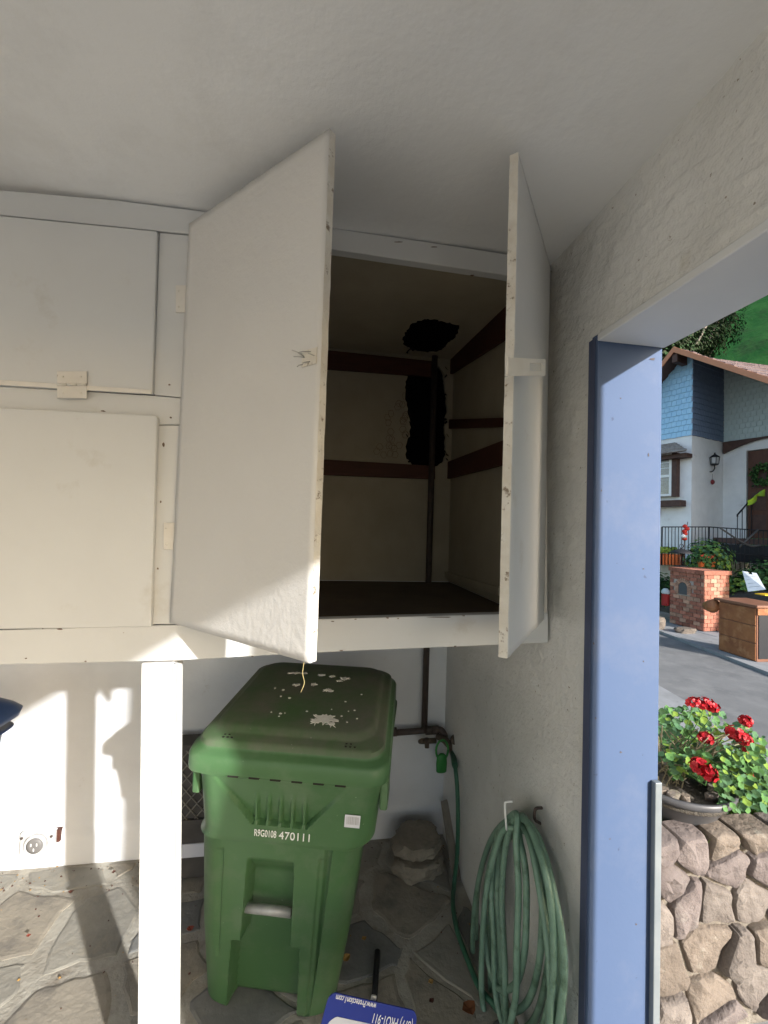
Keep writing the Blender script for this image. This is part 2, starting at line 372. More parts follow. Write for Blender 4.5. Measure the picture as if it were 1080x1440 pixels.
# overlay doors on the left bay
d1 = slab('upper_door', [at(px, py, y=DF-.012) for px, py in [(-230, 288), (0, 303), (221, 325), (214, 553), (0, 541), (-230, 531)]], (0, .019, 0), M['paint'], cab, .003)
slab('lip', [at(px, py, y=DF-.016) for px, py in [(-228, 524), (0, 534), (212, 548), (213, 554), (0, 541), (-228, 531)]], (0, .004, 0), M['paint_worn'], d1, .001)
d2 = slab('lower_door', [at(px, py, y=DF-.02) for px, py in [(-230, 566), (0, 573), (219, 584), (221, 587), (212, 882), (0, 885), (-230, 885)]], (0, .019, 0), M['paint'], cab, .004)
def hinge(cx, cy, w_, h_, Y, par, name='hinge', knuck='h'):
    p = [at(cx-w_/2, cy-h_/2, y=Y), at(cx+w_/2, cy-h_/2, y=Y), at(cx+w_/2, cy+h_/2, y=Y), at(cx-w_/2, cy+h_/2, y=Y)]
    h = slab(name, p, (0, .003, 0), M['paint_worn'], par, .0008)
    a, b = (at(cx-w_/2, cy, y=Y-.002), at(cx+w_/2, cy, y=Y-.002)) if knuck == 'h' else (at(cx+w_/2, cy-h_/2, y=Y-.002), at(cx+w_/2, cy+h_/2, y=Y-.002))
    mb = MB()
    for k in range(3):
        u0, u1 = k/3+.02, (k+1)/3-.02; mb.add(*tube_geo([a.lerp(b, u0), a.lerp(b, u1)], .0035, 8))
    mb.out('knuckle', M['paint_worn'], h, True)
    mb = MB()
    for sx in (-.3, .3):
        for sy in (-.3, .3):
            mb.add(*lathe_geo(at(cx+w_*sx, cy+h_*sy, y=Y-.001), [(.0025, 0), (.0025, .0012), (.001, .0016)], 8, (0, -1, 0)))
    mb.out('screw', M['edge'], h)['kind'] = 'stuff'
    return h
hinge(101, 541, 42, 38, DF-.017, cab)
hinge(257, 420, 20, 38, DF-.006, cab, knuck='v')
hinge(240, 754, 20, 38, DF-.006, cab, knuck='v')
hinge(762, 424, 12, 62, DF-.006, cab, knuck='v')
hinge(760, 762, 14, 32, DF-.006, cab, knuck='v')
# the two tall doors
def tall_door(name, h0, f0, zt, zb, m=M['paint']):
    """h0 hinge point xy, f0 free-edge point xy (outer face); door thickness goes to the inside"""
    a = Vector((*h0, 0)); b = Vector((*f0, 0)); d = (b-a).normalized(); n = Vector((d.y, -d.x, 0))
    if n.dot(-a) < 0: n = -n                                   # n = outer side, towards the camera
    nu, nv = 30, 60; V = []; F = []
    for side in (0, 1):
        for j in range(nv+1):
            for i in range(nu+1):
                p = a.lerp(b, i/nu); z = zb+(zt-zb)*j/nv
                e = .0012*mn.noise(Vector((z*25, side*7+i, 0))) if i in (0, nu) else 0
                V.append(p+Vector((0, 0, z))-n*(T*side)+d*e+n*.0008*mn.fractal(Vector((i*.5, j*.5, side*9)), 1, 2, 3))
    K = (nu+1)*(nv+1)
    for j in range(nv):
        for i in range(nu):
            q = [j*(nu+1)+i, j*(nu+1)+i+1, (j+1)*(nu+1)+i+1, (j+1)*(nu+1)+i]; F.append(q); F.append([K+k for k in q[::-1]])
    I = [0]*len(F)
    for j in range(nv):
        for i in (0, nu): q = [j*(nu+1)+i, (j+1)*(nu+1)+i]; F.append([q[0], q[1], K+q[1], K+q[0]]); I.append(1)
    for i in range(nu):
        for j in (0, nv): q = [j*(nu+1)+i, j*(nu+1)+i+1]; F.append([q[0], q[1], K+q[1], K+q[0]]); I.append(1)
    o = build(name, V, F, [m, M['edge']], cab, False, None, I)
    for p in o.data.polygons: p.use_smooth = p.material_index == 0
    return o, a, b, d, n
M['doorpaint'] = mat('brushed_white_door_paint', (.575, .565, .55), (.54, .53, .515), rough=.5, scale=1.6, bump=.5, bscale=55, bdist=.0035, spots=(.33, .27, .22), sscale=38, slo=.80, dirt=(.46, .42, .37), dscale=6, dlo=.66, dhi=.9)
ld, la, lb, ldd, ln = tall_door('left_tall_door', (-.383, 1.205), (-.007, .850), 2.466, 1.374, M['doorpaint'])
rd, ra, rb, rdd, rn = tall_door('right_tall_door', (.694, 1.205), (.405, .845), 2.482, 1.378)
tag(ld, 'left tall cabinet door swung open, its lower corner catching sun'); tag(rd, 'right tall cabinet door seen almost edge on')
# torn latch on the left door
def on_door(a, d, n, px, py, off=0):
    p = at(px, py, pl=(a+n*off, n)); return p
mb = MB(); rl = random.Random(3)
o0 = on_door(la, ldd, ln, 436, 502, .001)
mb.add(*obox_geo(o0-ldd*.022-Vector((0, 0, .018)), ldd*.042, ln*.002, Vector((0, 0, .034))))
mb.out('latch_plate', M['edge'], ld)
mb = MB()
for k in range(7):
    p = o0+ldd*rl.uniform(-.02, .015)+Vector((0, 0, rl.uniform(-.012, .012))); e = p+ldd*rl.uniform(-.035, -.005)+ln*rl.uniform(.006, .016)+Vector((0, 0, rl.uniform(-.012, .012)))
    mb.add(*tube_geo([p, p.lerp(e, .6)+ln*.003, e], .0011, 5))
mb.out('bent_wire', M['bar'], ld, True)['kind'] = 'stuff'
# hasp on the right door reaching past the hinge side
p0 = on_door(ra, rdd, rn, 713, 516, .003)
hs = MB(); u = Vector((.75, -.10, 0)).normalized()
q0 = p0; q1 = at(766, 517, d=(p0-EYE).dot(_f)+.12); u = (q1-q0).normalized(); vz = Vector((0, 0, .019)); nn = u.cross(Vector((0, 0, 1))).normalized()
for (s0, s1, z0, z1) in ((0, .55, -1, 1), (.55, .9, .45, 1), (.55, .9, -1, -.45), (.9, 1, -1, 1)):
    hs.add(*obox_geo(q0+(q1-q0)*s0+vz*z0, (q1-q0)*(s1-s0), nn*.002, vz*(z1-z0)))
hs.add(*tube_geo([q0-vz, q0+vz], .004, 8))
hs.out('hasp', M['paint_worn'], rd)
tube('staple', crom([at(757, 509, y=DF-.002), at(757, 511, y=DF-.03), at(757, 521, y=DF-.03), at(757, 523, y=DF-.002)], 4), .0018, M['bar'], cab, 6)
# string hanging from the left door
tube('string', crom([Vector((-.018, .852, 1.376)), Vector((-.020, .85, 1.355)), Vector((-.016, .852, 1.335)), Vector((-.022, .85, 1.318))], 5), .0006, mat('yellow_string', (.42, .35, .16), rough=.9), ld, 6)

# flaked paint: small dark chips along the rails, stiles and the post
mb = MB(); rc = random.Random(44)
for (px, py, w_, h_) in [(84, 885, 9, 4), (60, 884, 3, 2), (198, 880, 5, 2), (344, 577, 3, 2), (145, 578, 9, 2), (238, 541, 4, 3), (240, 587, 4, 3), (230, 625, 4, 7), (226, 706, 3, 5), (222, 800, 3, 4), (246, 815, 3, 5), (468, 874, 6, 2), (500, 871, 4, 2), (545, 869, 5, 3), (560, 870, 3, 2), (618, 868, 40, 2), (652, 866, 6, 2), (706, 864, 5, 3), (757, 402, 3, 12), (758, 470, 3, 20), (757, 600, 3, 26), (763, 398, 6, 3), (757, 640, 3, 10), (764, 560, 3, 9), (758, 700, 2, 14), (765, 812, 3, 4), (36, 926, 4, 2), (120, 930, 5, 2), (355, 923, 4, 2), (480, 915, 6, 2), (640, 909, 5, 2), (664, 387, 6, 2), (560, 340, 16, 1), (610, 347, 12, 1), (180, 405, 2, 2), (300, 320, 2, 1)]:
    Y_ = DF-.0055 if py > 860 else DF-.0022
    n_ = 9; up = [at(px+cos(2*pi*i/n_)*w_/2*rc.uniform(.5, 1.1), py+sin(2*pi*i/n_)*h_/2*rc.uniform(.4, 1.1), y=Y_) for i in range(n_)]
    mb.add(up+[p+Vector((0, .0015, 0)) for p in up], [list(range(n_))]+[[i, (i+1) % n_, n_+(i+1) % n_, n_+i] for i in range(n_)])
mb.out('paint_chip', mat('bare_wood_chip', (.16, .11, .08), (.08, .055, .04), rough=.9, scale=60), cab)['kind'] = 'stuff'
mb = MB()
for (px, py, w_, h_) in [(873, 560, 3, 2), (846, 690, 2, 4), (905, 800, 3, 3), (835, 905, 2, 5), (873, 1058, 4, 4), (912, 640, 2, 6), (858, 1180, 3, 2), (895, 1300, 3, 4), (838, 1010, 2, 3), (918, 505, 9, 5), (905, 930, 2, 3)]:
    n_ = 8; up = [at(px+cos(2*pi*i/n_)*w_/2*rc.uniform(.5, 1.1), py+sin(2*pi*i/n_)*h_/2*rc.uniform(.4, 1.1), y=YJ-.0308) for i in range(n_)]
    mb.add(up+[p+Vector((0, .0015, 0)) for p in up], [list(range(n_))]+[[i, (i+1) % n_, n_+(i+1) % n_, n_+i] for i in range(n_)])
mb.out('paint_chip', mat('chip_brown', (.10, .085, .09), rough=.9), garage)['kind'] = 'stuff'

# cabinet interior: back, ceiling, side, floor, with ragged black hole
def ragged(name, pts, m, parent, off, rg=.012, th=.02):
    r = random.Random(len(pts)); P = crom([Vector(p) for p in pts]+[Vector(pts[0])], 7)[:-1]
    Q = [p+Vector((r.uniform(-rg, rg), r.uniform(-rg, rg) if abs(off[1]) < abs(off[2]) else 0, 0 if abs(off[1]) < abs(off[2]) else r.uniform(-rg, rg))) for p in P]
    return slab(name, Q, off, m, parent, 0)
def plate_hole(name, outer, inner, off, m, parent, rg=.006):
    r = random.Random(5); bm = bmesh.new(); po = parent_loc(parent)
    vertical = abs(off[1]) > abs(off[2])
    P = crom([Vector(p) for p in inner]+[Vector(inner[0])], 7)[:-1]
    P = [p+Vector((r.uniform(-rg, rg), 0 if vertical else r.uniform(-rg, rg), r.uniform(-rg, rg) if vertical else 0)) for p in P]
    es = []
    for loop in ([Vector(p) for p in outer], P):
        vs_ = [bm.verts.new(p-po) for p in loop]
        es += [bm.edges.new((vs_[i], vs_[(i+1) % len(vs_)])) for i in range(len(vs_))]
    res = bmesh.ops.triangle_fill(bm, use_beauty=True, use_dissolve=False, edges=es)
    fs = [g for g in res['geom'] if isinstance(g, bmesh.types.BMFace)]
    ex = bmesh.ops.extrude_face_region(bm, geom=fs)
    bmesh.ops.translate(bm, verts=[g for g in ex['geom'] if isinstance(g, bmesh.types.BMVert)], vec=off)
    bmesh.ops.recalc_face_normals(bm, faces=bm.faces)
    me = bpy.data.meshes.new(name); bm.to_mesh(me); bm.free()
    return link_obj(name, me, m, parent), P
XI = XW-.004; YB = DB-.03; XL = -.40; ZI = 2.497; ZFL = 1.345
hole = [at(px, py, y=YB) for px, py in [(574, 520), (590, 512), (612, 512), (624, 530), (628, 570), (626, 610), (625, 648), (600, 656), (578, 652), (570, 632), (577, 606), (573, 575), (570, 545)]]
# upper wall behind the cabinet, with the ragged opening, backed in black for its dark depth
plate_hole('upper_back_wall', [(-4, YB, 1.357), (XI, YB, 1.357), (XI, YB, 2.604), (-4, YB, 2.604)], hole, (0, .02, 0), M['cream'], garage)
box('wall_cavity', (at(550, 500, y=YB).x, DB+.012, 1.5), (XI+.1, DB+.16, 2.603), M['tar'], garage, 0)
ZK = 2.585; CN = Vector((0, -(ZK-ZI), YB-DF-.032)).normalized(); CP = Vector((0, YB, ZK))
hole2 = [at(px, py, pl=(CP, CN)) for px, py in [(580, 454), (600, 449), (622, 452), (646, 459), (640, 474), (628, 486), (618, 494), (598, 496), (575, 490), (566, 480), (570, 468)]]
yq = [p.y for p in hole2]
plate_hole('cabinet_ceiling', [(XL, DF+.032, ZI), (XI, DF+.032, ZI), (XI, YB-.002, ZK), (XL, YB-.002, ZK)], hole2, (0, 0, .004), M['cream'], cab)
ca_, cb_ = min(yq)-.08, YB-.003; zf = lambda y: ZI+(ZK-ZI)*(y-DF-.032)/(YB-DF-.034)+.006
slab('ceiling_cavity', [(hole2[0].x-.12, ca_, zf(ca_)), (XI, ca_, zf(ca_)), (XI, cb_, zf(cb_)), (hole2[0].x-.12, cb_, zf(cb_))], (0, 0, .006), M['tar'], cab, 0)  # shallow black sheet stands for the darkness inside the ceiling hole
# torn lath and paper hanging in the hole
mb = MB(); rr = random.Random(9)
for k in range(40):
    p = at(rr.choice([rr.uniform(570, 580), rr.uniform(618, 628)]), rr.uniform(515, 650), y=YB-.004); a = rr.uniform(-.02, .02)
    mb.add([p, p+Vector((.012, -.004, a)), p+Vector((.014, -.012, a-.012)), p+Vector((0, -.006, -.01))], [[0, 1, 2, 3]])
for k in range(26):
    p = at(rr.uniform(572, 640), rr.choice([rr.uniform(486, 494), rr.uniform(452, 460)]), pl=(CP-Vector((0, 0, .003)), CN))
    mb.add([p, p+Vector((rr.uniform(-.03, .03), .02, -.008)), p+Vector((rr.uniform(-.03, .03), 0, -.02))], [[0, 1, 2]])
tag(mb.out('torn_lining', M['tar'], cab), kind='stuff')
# wire lath exposed beside the hole
mb = MB()
for k in range(46):
    x, y = rr.uniform(530, 572), rr.uniform(556, 640)
    if rr.random() > (x-525)/45: continue
    P = [at(x+4.5*cos(a)+rr.uniform(-1, 1), y+5*sin(a), y=YB-.0015) for a in [i*pi/3 for i in range(7)]]
    mb.add(*tube_geo(P, .0008, 4))
tag(mb.out('wire_lath', M['brownwood'], garage), kind='stuff')
box('cabinet_side', (XL-.015, DF+.032, ZFL-.02), (XL, YB-.003, ZI), M['cream'], cab)
box('side_lining', (XI-.012, DF+.04, 1.36), (XI-.001, YB-.003, ZI-.002), M['cream'], cab)
slab('side_lining', [(XI-.012, DF+.04, ZI-.0015), (XI-.012, YB-.003, ZI-.0015), (XI-.012, YB-.003, ZK-.003)], (.010, 0, 0), M['cream'], cab, 0)
slab('cabinet_floor', [(XL, DF+.032, ZFL+.01), (XI-.001, DF+.032, ZFL+.01), (XI-.001, YB-.003, ZFL+.01), (XL, YB-.003, ZFL+.01)], (0, 0, -.016), M['ply'], cab)
# battens
def batten(pix, Y=None, X=None):
    if Y is not None: slab('batten', [at(px, py, y=Y) for px, py in pix], (0, .018, 0), M['brownwood'], cab, .002)
    else: slab('batten', [at(px, py, x=X) for px, py in pix], (.018, 0, 0), M['brownwood'], cab, .002)
batten([(440, 490), (612, 508), (612, 530), (440, 517)], Y=YB-.020)
batten([(440, 645), (612, 655), (612, 674), (440, 667)], Y=YB-.020)
batten([(625, 510), (712, 422), (712, 474), (625, 531)], X=XI-.031)
batten([(625, 651), (712, 617), (712, 652), (625, 674)], X=XI-.031)
batten([(626, 590), (712, 587), (712, 600), (626, 603)], X=XI-.031)
slab('floor_cleat', [at(622, 803, x=XI-.03), at(700, 826, x=XI-.03), at(700, 838, x=XI-.03), at(622, 812, x=XI-.03)], (.017, 0, 0), M['cream'], cab)
# post below
pt = thing('support_post', at(225, 1690, y=DF), 'white painted square post standing under the cabinet, sunlit on its front', 'post')
px0, px1 = -.450, -.371
def lean(o, k=.048):
    for v in o.data.vertices: v.co.x += k*(1.26-v.co.z)/1.26
    return o
pb_ = box('post_body', (px0, DF+.002, -.015), (px1, DF+.094, 1.262), mat('post_paint', (.74, .73, .71), (.62, .6, .57), rough=.6, scale=4, bump=.4, bscale=30, dirt=(.4, .33, .27), dscale=9, dlo=.66, dhi=.8), pt, .004)
lean(pb_); lean(box('face_board', (px1+.001, DF-.001, .0), (px1+.009, DF+.02, 1.258), M['paint'], pt, .002))

# ------------------------------------------------------------------ pipes
pp = thing('water_pipe', at(603, 1028, y=DB-.04), 'dark iron water pipe running down the back wall from the cabinet', 'pipe')
xp = at(603, 800, y=DB-.065).x; zb_ = at(603, 1027, y=DB-.065).z; Yp = DB-.065
tube('riser', [(xp, Yp, zb_), (xp, Yp, 1.4), (xp, Yp, ZK-.002)], .0165, M['pipe'], pp, 14)
tube('branch', [(at(546, 1032, y=Yp).x, Yp, zb_-.006), (xp, Yp, zb_), (at(614, 1028, y=Yp).x, Yp, zb_+.0)], .0155, M['pipe'], pp, 12)
for px in (553, 603, 612):
    c = at(px, 1029, y=Yp); tube('fitting', [(c.x-.018, Yp, zb_), (c.x+.018, Yp, zb_)], .022, M['pipe'], pp, 12)
c0 = at(612, 1029, y=Yp)
tube('elbow', crom([(c0.x, Yp, zb_), (c0.x+.03, Yp-.005, zb_), (c0.x+.045, Yp-.015, zb_-.02), (c0.x+.05, Yp-.02, zb_-.045)], 5), .017, M['pipe'], pp, 12)
c1 = at(600, 1042, y=Yp-.03)
mb = MB(); mb.add(*tube_geo([c1+Vector((-.03, 0, 0)), c1+Vector((.05, 0, .0))], .014, 10)); mb.add(*tube_geo([c1+Vector((.0, 0, .015)), c1+Vector((0, -.01, -.03))], .012, 10)); mb.add(*tube_geo([c1+Vector((-.03, -.02, .012)), c1+Vector((-.03, .02, -.012))], .012, 8))
mb.out('valve', M['brass'], pp, True)
bb = at(630, 1045, y=Yp-.04)
fau = thing('hose_bib', bb, 'weathered brass outdoor tap with a green loop tag in the wall corner', 'tap')
mb = MB(); mb.add(*tube_geo([bb+Vector((-.06, .02, .03)), bb+Vector((-.02, 0, .02)), bb+Vector((.01, -.01, -.01)), bb+Vector((.022, -.015, -.05))], [.014, .02, .02, .014], 12))
mb.out('spout', M['brass'], fau, True)
V, F = lathe_geo(bb+Vector((.01, -.03, .03)), [(.006, 0), (.006, .02), (.022, .022), (.024, .03), (.005, .032)], 14, (.2, -.7, .4)); build('tap_wheel', V, F, M['brass'], fau, True)
lp = [bb+Vector((-.045+.032*cos(a), -.045, -.01+.05*sin(a))) for a in [i*2*pi/20 for i in range(21)]]
tube('tag_loop', lp, .0055, M['tagG'], fau, 8)
tl = at(621, 1073, y=Yp-.09)
V, F = lathe_geo(tl, [(.024, -.045), (.027, -.04), (.029, 0), (.025, .035), (.012, .047)], 14); V = [Vector((v[0], tl.y+(v[1]-tl.y)*.45, v[2])) for v in V]
build('tag_body', V, F, M['tagG'], fau, True)

# ------------------------------------------------------------------ hose
hz = thing('garden_hose', at(725, 1150, x=XW-.03), 'faded green garden hose coiled on a wall hook and joined to the tap', 'hose')
def hw_(px, py, o=.035):
    p = at(px, py, x=XW-o)
    if p.y > 2.16: p = at(px, py, y=2.16)
    return p if p.z > .012 else at(px, py, z=.012)
run = [bb+Vector((.022, -.015, -.045)), hw_(640, 1078), hw_(643, 1110), hw_(644, 1150), hw_(643, 1200), hw_(639, 1240), hw_(637, 1270), hw_(642, 1305), hw_(652, 1335), hw_(664, 1366), hw_(676, 1392), hw_(700, 1418)]
R = .0098
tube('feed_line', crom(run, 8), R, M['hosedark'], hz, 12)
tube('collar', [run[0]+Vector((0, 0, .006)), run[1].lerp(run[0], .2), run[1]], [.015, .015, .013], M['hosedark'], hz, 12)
# loops (centre-line control points in picture order, each at its own distance from the wall)
hk = at(716, 1150, x=XW-.05)
rh = random.Random(21)
loops = [  # top px,py ; left px ; right px ; bottom py ; layer
    (724, 1148, 668, 771, 1452, 0), (716, 1158, 683, 738, 1392, 3), (730, 1150, 690, 786, 1500, 1), (722, 1152, 666, 760, 1424, 2),
    (736, 1158, 700, 790, 1520, 0), (712, 1164, 676, 726, 1470, 4), (727, 1144, 694, 778, 1470, 3), (732, 1148, 706, 792, 1490, 2), (728, 1150, 712, 774, 1530, 3)]
P = []
def loop_pts(tx, ty, l, r, by, lay):
    x = XW-.025-lay*.017
    cx = (l+r)/2; q = []
    prof = [(0, 0), (-.62, .10), (-.92, .30), (-1, .55), (-.93, .78), (-.55, .95), (0, 1.0), (.55, .95), (.93, .78), (1, .55), (.88, .28), (.5, .07)]
    for (u, v) in prof:
        c = tx+(cx-tx)*smooth01(v*1.6)
        hw = (r-l)/2
        px = c+u*hw+rh.uniform(-2, 2); py = ty+(by-ty)*v
        q.append(at(px, py, x=x-.012*sin(pi*v)+rh.uniform(-.004, .004)))
    return q
for i, L in enumerate(loops): P += loop_pts(*L)
P.append(at(724, 1148, x=XW-.03)); P.append(at(760, 1200, x=XW-.02)); P.append(at(782, 1320, x=XW-.02)); P.append(at(796, 1480, x=XW-.02))
tube('coil', crom(P, 9), R, M['hose'], hz, 12)
hook = thing('hose_hook', at(714, 1160, x=XW), 'bent white metal hook holding the green hose coil', 'hook')
tube('hook_rod', crom([at(716, 1168, x=XW), at(713, 1168, x=XW-.09), at(711, 1150, x=XW-.10), at(710, 1132, x=XW-.10), at(712, 1128, x=XW-.095), at(721, 1127, x=XW-.075)], 6), .0035, M['white'], hook, 8)
box('hook_plate', (XW-.006, hook.location.y-.012, hook.location.z-.05), (XW+.002, hook.location.y+.012, hook.location.z+.01), M['white'], hook, .001)
hk2 = thing('wall_bracket', at(758, 1150, x=XW), 'small rusty brown bracket on the side wall above the hose', 'bracket')
tube('bracket_rod', crom([at(760, 1158, x=XW), at(752, 1152, x=XW-.04), at(753, 1138, x=XW-.045), at(762, 1136, x=XW-.02)], 5), .0045, M['pipe'], hk2, 8)

# ------------------------------------------------------------------ green wheeled cart
bin_ = thing('wheeled_bin', (-.03, 1.62, 0), 'green wheeled rubbish cart with a dusty paint splattered lid under the open cabinet', 'bin')
BY = radians(-14); bo = Vector((.003, 1.526, 0))
def Bp(x, y, z):                                                # cart frame: y<0 front
    x -= .085*(1-min(z, .95)/.95)                              # it leans a little on the uneven stones
    c, s = cos(BY), sin(BY); return Vector((bo.x+x*c-y*s, bo.y+x*s+y*c, z))
def interp(t, K):
    if t <= K[0][0]: return K[0][1:]
    for a, b in zip(K, K[1:]):
        if t <= b[0]:
            u = (t-a[0])/(b[0]-a[0]); return [a[i]+(b[i]-a[i])*u for i in range(1, len(a))]
    return K[-1][1:]
# z, half width, front y, back y, corner radius
KS = [(0, .207, -.05, .24, .07), (.02, .228, -.062, .25, .075), (.30, .250, -.12, .25, .08), (.655, .264, -.190, .25, .085), (.665, .265, -.193, .25, .085),
      (.675, .272, -.216, .25, .08), (.69, .272, -.222, .25, .075), (.80, .273, -.250, .25, .065), (.905, .276, -.280, .25, .06), (.915, .288, -.298, .25, .06), (.935, .291, -.302, .25, .06), (.955, .291, -.302, .25, .06), (.96, .284, -.294, .245, .05)]
def section(z, N=220):
    hw, yf, yb, r = interp(z, KS); pts = []
    cx = [(-hw+r, yb-r), (-hw+r, yf+r), (hw-r, yf+r), (hw-r, yb-r)]
    L = [yb-yf-2*r, pi*r/2, 2*hw-2*r, pi*r/2, yb-yf-2*r, pi*r/2, 2*hw-2*r, pi*r/2]
    # uneven sampling: front side densest
    cnt = [18, 10, 116, 10, 18, 6, 16, 6]
    def seg(k, u):
        if k == 0: return (-hw, yb-r-u*L[0])
        if k == 1: a = pi+u*pi/2; return (cx[1][0]+r*cos(a), cx[1][1]+r*sin(a))
        if k == 2: return (-hw+r+u*L[2], yf)
        if k == 3: a = -pi/2+u*pi/2; return (cx[2][0]+r*cos(a), cx[2][1]+r*sin(a))
        if k == 4: return (hw, yf+r+u*L[4])
        if k == 5: a = u*pi/2; return (cx[3][0]+r*cos(a), cx[3][1]+r*sin(a))
        if k == 6: return (hw-r-u*L[6], yb)
        a = pi/2+u*pi/2; return (cx[0][0]+r*cos(a), cx[0][1]+r*sin(a))
    for k in range(8):
        for i in range(cnt[k]): pts.append((seg(k, i/cnt[k]), k))
    return pts
def sm(e0, e1, v): return smooth01((v-e0)/(e1-e0))
def front_disp(x, z):
    """how far the front skin is pushed inwards (m)"""
    d = 0
    # trapezoid with ribs on the upper body
    if z > .72:
        zt, zb2 = .895, .745
        half = .085+(.20-.085)*(z-zb2)/(zt-zb2)
        e = max(0, min(1, (zt-z)/(zt-zb2)))
        inside = sm(0, .007, half-abs(x+.012))*sm(0, .006, z-zb2)
        dep = .003+.020*e
        rib = 0
        for k in range(5):
            rx = -.085+.0365*k
            rib = max(rib, sm(.0085, .003, abs(x-rx))*sm(.865, .80, z))
        d += inside*dep*(1-.75*rib)
    else:
        # centre channel of the lower body
        hw = .092-.018*(z/.66)
        wide = .115 if z < .27 else .0
        hx_ = hw+(.03 if z < .28 else 0)
        ch = sm(0, .010, hx_-abs(x+.012))*sm(.60, .585, z)
        d += ch*(.050*sm(.60, .50, z)+.012)
        if z < .62: d += .006*sm(0, .006, abs(x+.012)-.150)
    return d
def cart_body():
    zs = sorted(set([round(k[0], 4) for k in KS]+[i*.0075 for i in range(0, 128)])); V = []; F = []
    ring = None
    for z in zs:
        for (p, k) in section(z):
            x, y = p; fr = 1 if k == 2 else 0
            if fr and z < .905: y += front_disp(x, z)
            if z < .66: y += .010*sm(0, .012, abs(x+.012)-.165) if fr else 0
            x -= .027*sm(.70, .655, z)
            V.append(Bp(x, y, z+.004))
    n = len(section(0))
    for j in range(len(zs)-1):
        for i in range(n): F.append([j*n+i, j*n+(i+1) % n, (j+1)*n+(i+1) % n, (j+1)*n+i])
    F.append(list(range(n))[::-1]); F.append([(len(zs)-1)*n+i for i in range(n)])
    return V, F
V, F = cart_body(); body = build('body', V, F, M['binG'], bin_, True)
es_ = body.modifiers.new('es', 'EDGE_SPLIT'); es_.split_angle = radians(40)
# lid: rounded slab with a raised inner dome, higher at the back
def rrect(hw, yf, yb, r, n=8):
    P = []
    for (cx, cy, a0) in ((-hw+r, yf+r, pi), (hw-r, yf+r, 1.5*pi), (hw-r, yb-r, 0), (-hw+r, yb-r, pi/2)):
        for i in range(n+1): a = a0+i/n*pi/2; P.append((cx+r*cos(a), cy+r*sin(a)))
    return P
def lidz(y, z): t = (y+.314)/.56; return z+.062*smooth01(t*.9)+.012*sin(pi*min(1, max(0, t)))
LS = [(.306, -.357, .297, .05, .930), (.309, -.360, .30, .055, .938), (.309, -.360, .30, .055, .972), (.304, -.354, .295, .06, .981), (.292, -.340, .29, .06, .985),
      (.288, -.335, .288, .06, .992), (.286, -.332, .286, .06, 1.003), (.278, -.322, .28, .065, 1.009), (.262, -.30, .27, .07, 1.011), (.256, -.292, .264, .07, 1.015), (.250, -.284, .258, .07, 1.023), (.238, -.27, .245, .07, 1.027)]
LS = [(a*.965, b+.046, c-.055, d, e) for a, b, c, d, e in LS]
V = []; F = []; n = 36
for (hw, yf, yb, r, z) in LS:
    for (x, y) in rrect(hw*1.0, yf, yb, r):
        zz = z if z < .98 else lidz(y, z)
        if z < .98: zz = z+(.062*smooth01(((y+.314)/.56)*.9) if z > .96 else 0)
        V.append(Bp(x*(1-.06*sm(0, .3, y)), y, zz))
for j in range(len(LS)-1):
    for i in range(n): F.append([j*n+i, j*n+(i+1) % n, (j+1)*n+(i+1) % n, (j+1)*n+i])
# top cap as a grid-like fan (several inner rings so it can crown)
base = (len(LS)-1)*n
for k, s in enumerate((.8, .5, .2)):
    for (x, y) in rrect(.238*.965, -.224, .19, .07):
        V.append(Bp(x*s*(1-.06*sm(0, .3, y)), (y+.01)*s-.01, lidz((y+.01)*s-.01, 1.027)+.006*(1-s)))
    for i in range(n): F.append([base+i, base+(i+1) % n, base+n+(i+1) % n, base+n+i])
    base += n
F.append([base+i for i in range(n)])
lid = build('lid', V, F, [M['lidG'], M['binG']], bin_, True, None, [1 if k < 5*36 else 0 for k in range(len(F))]); e2 = lid.modifiers.new('es', 'EDGE_SPLIT'); e2.split_angle = radians(45)
# lid handles, tabs, notches
for sx in (-1, 1):
    box_v, box_f = obox_geo(Bp(sx*.290-.012, -.22, .81), Bp(.024, 0, 0)-Bp(0, 0, 0), Bp(0, .10, 0)-Bp(0, 0, 0), (0, 0, .125))
    mods(build('side_grip', box_v, box_f, M['binG'], bin_), .006)
    V, F = obox_geo(Bp(sx*.20-.03, .235, 1.005), Bp(.06, 0, 0)-Bp(0, 0, 0), Bp(0, .05, 0)-Bp(0, 0, 0), (0, 0, .04)); mods(build('lid_hinge', V, F, M['lidG'], bin_), .006)
    V, F = lathe_geo(Bp(sx*.17, .27, .13)-(Bp(.025, 0, 0)-Bp(0, 0, 0)), [(.05, 0), (.125, .002), (.13, .01), (.13, .04), (.125, .048), (.05, .05)], 28, Bp(1, 0, 0)-Bp(0, 0, 0))
    build('wheel', V, F, M['black'], bin_, True)
tube('push_handle', [Bp(-.2, .29, 1.0), Bp(.2, .29, 1.0)], .016, M['binG'], bin_, 10)
mb = MB()
for k in range(6):
    mb.add(*obox_geo(Bp(-.16+k*.062, -.3015, .9225), Bp(.03, 0, 0)-Bp(0, 0, 0), Bp(0, -.006, 0)-Bp(0, 0, 0), (0, 0, .005)))
mb.out('rim_slot', M['dark'], bin_)['kind'] = 'stuff'
for gx0 in (-.20, .165):
    mb = MB()
    for k in range(3):
        for r_ in range(2):
            if r_ == 1 and k == 2: continue
            y = -.272+r_*.012; mb.add(*obox_geo(Bp(gx0+k*.013, y, lidz(y, 1.0105)-.001), Bp(.006, 0, 0)-Bp(0, 0, 0), Bp(0, .004, 0)-Bp(0, 0, 0), (0, 0, .0025)))
    mb.out('vent_slot', M['dark'], lid)['kind'] = 'stuff'
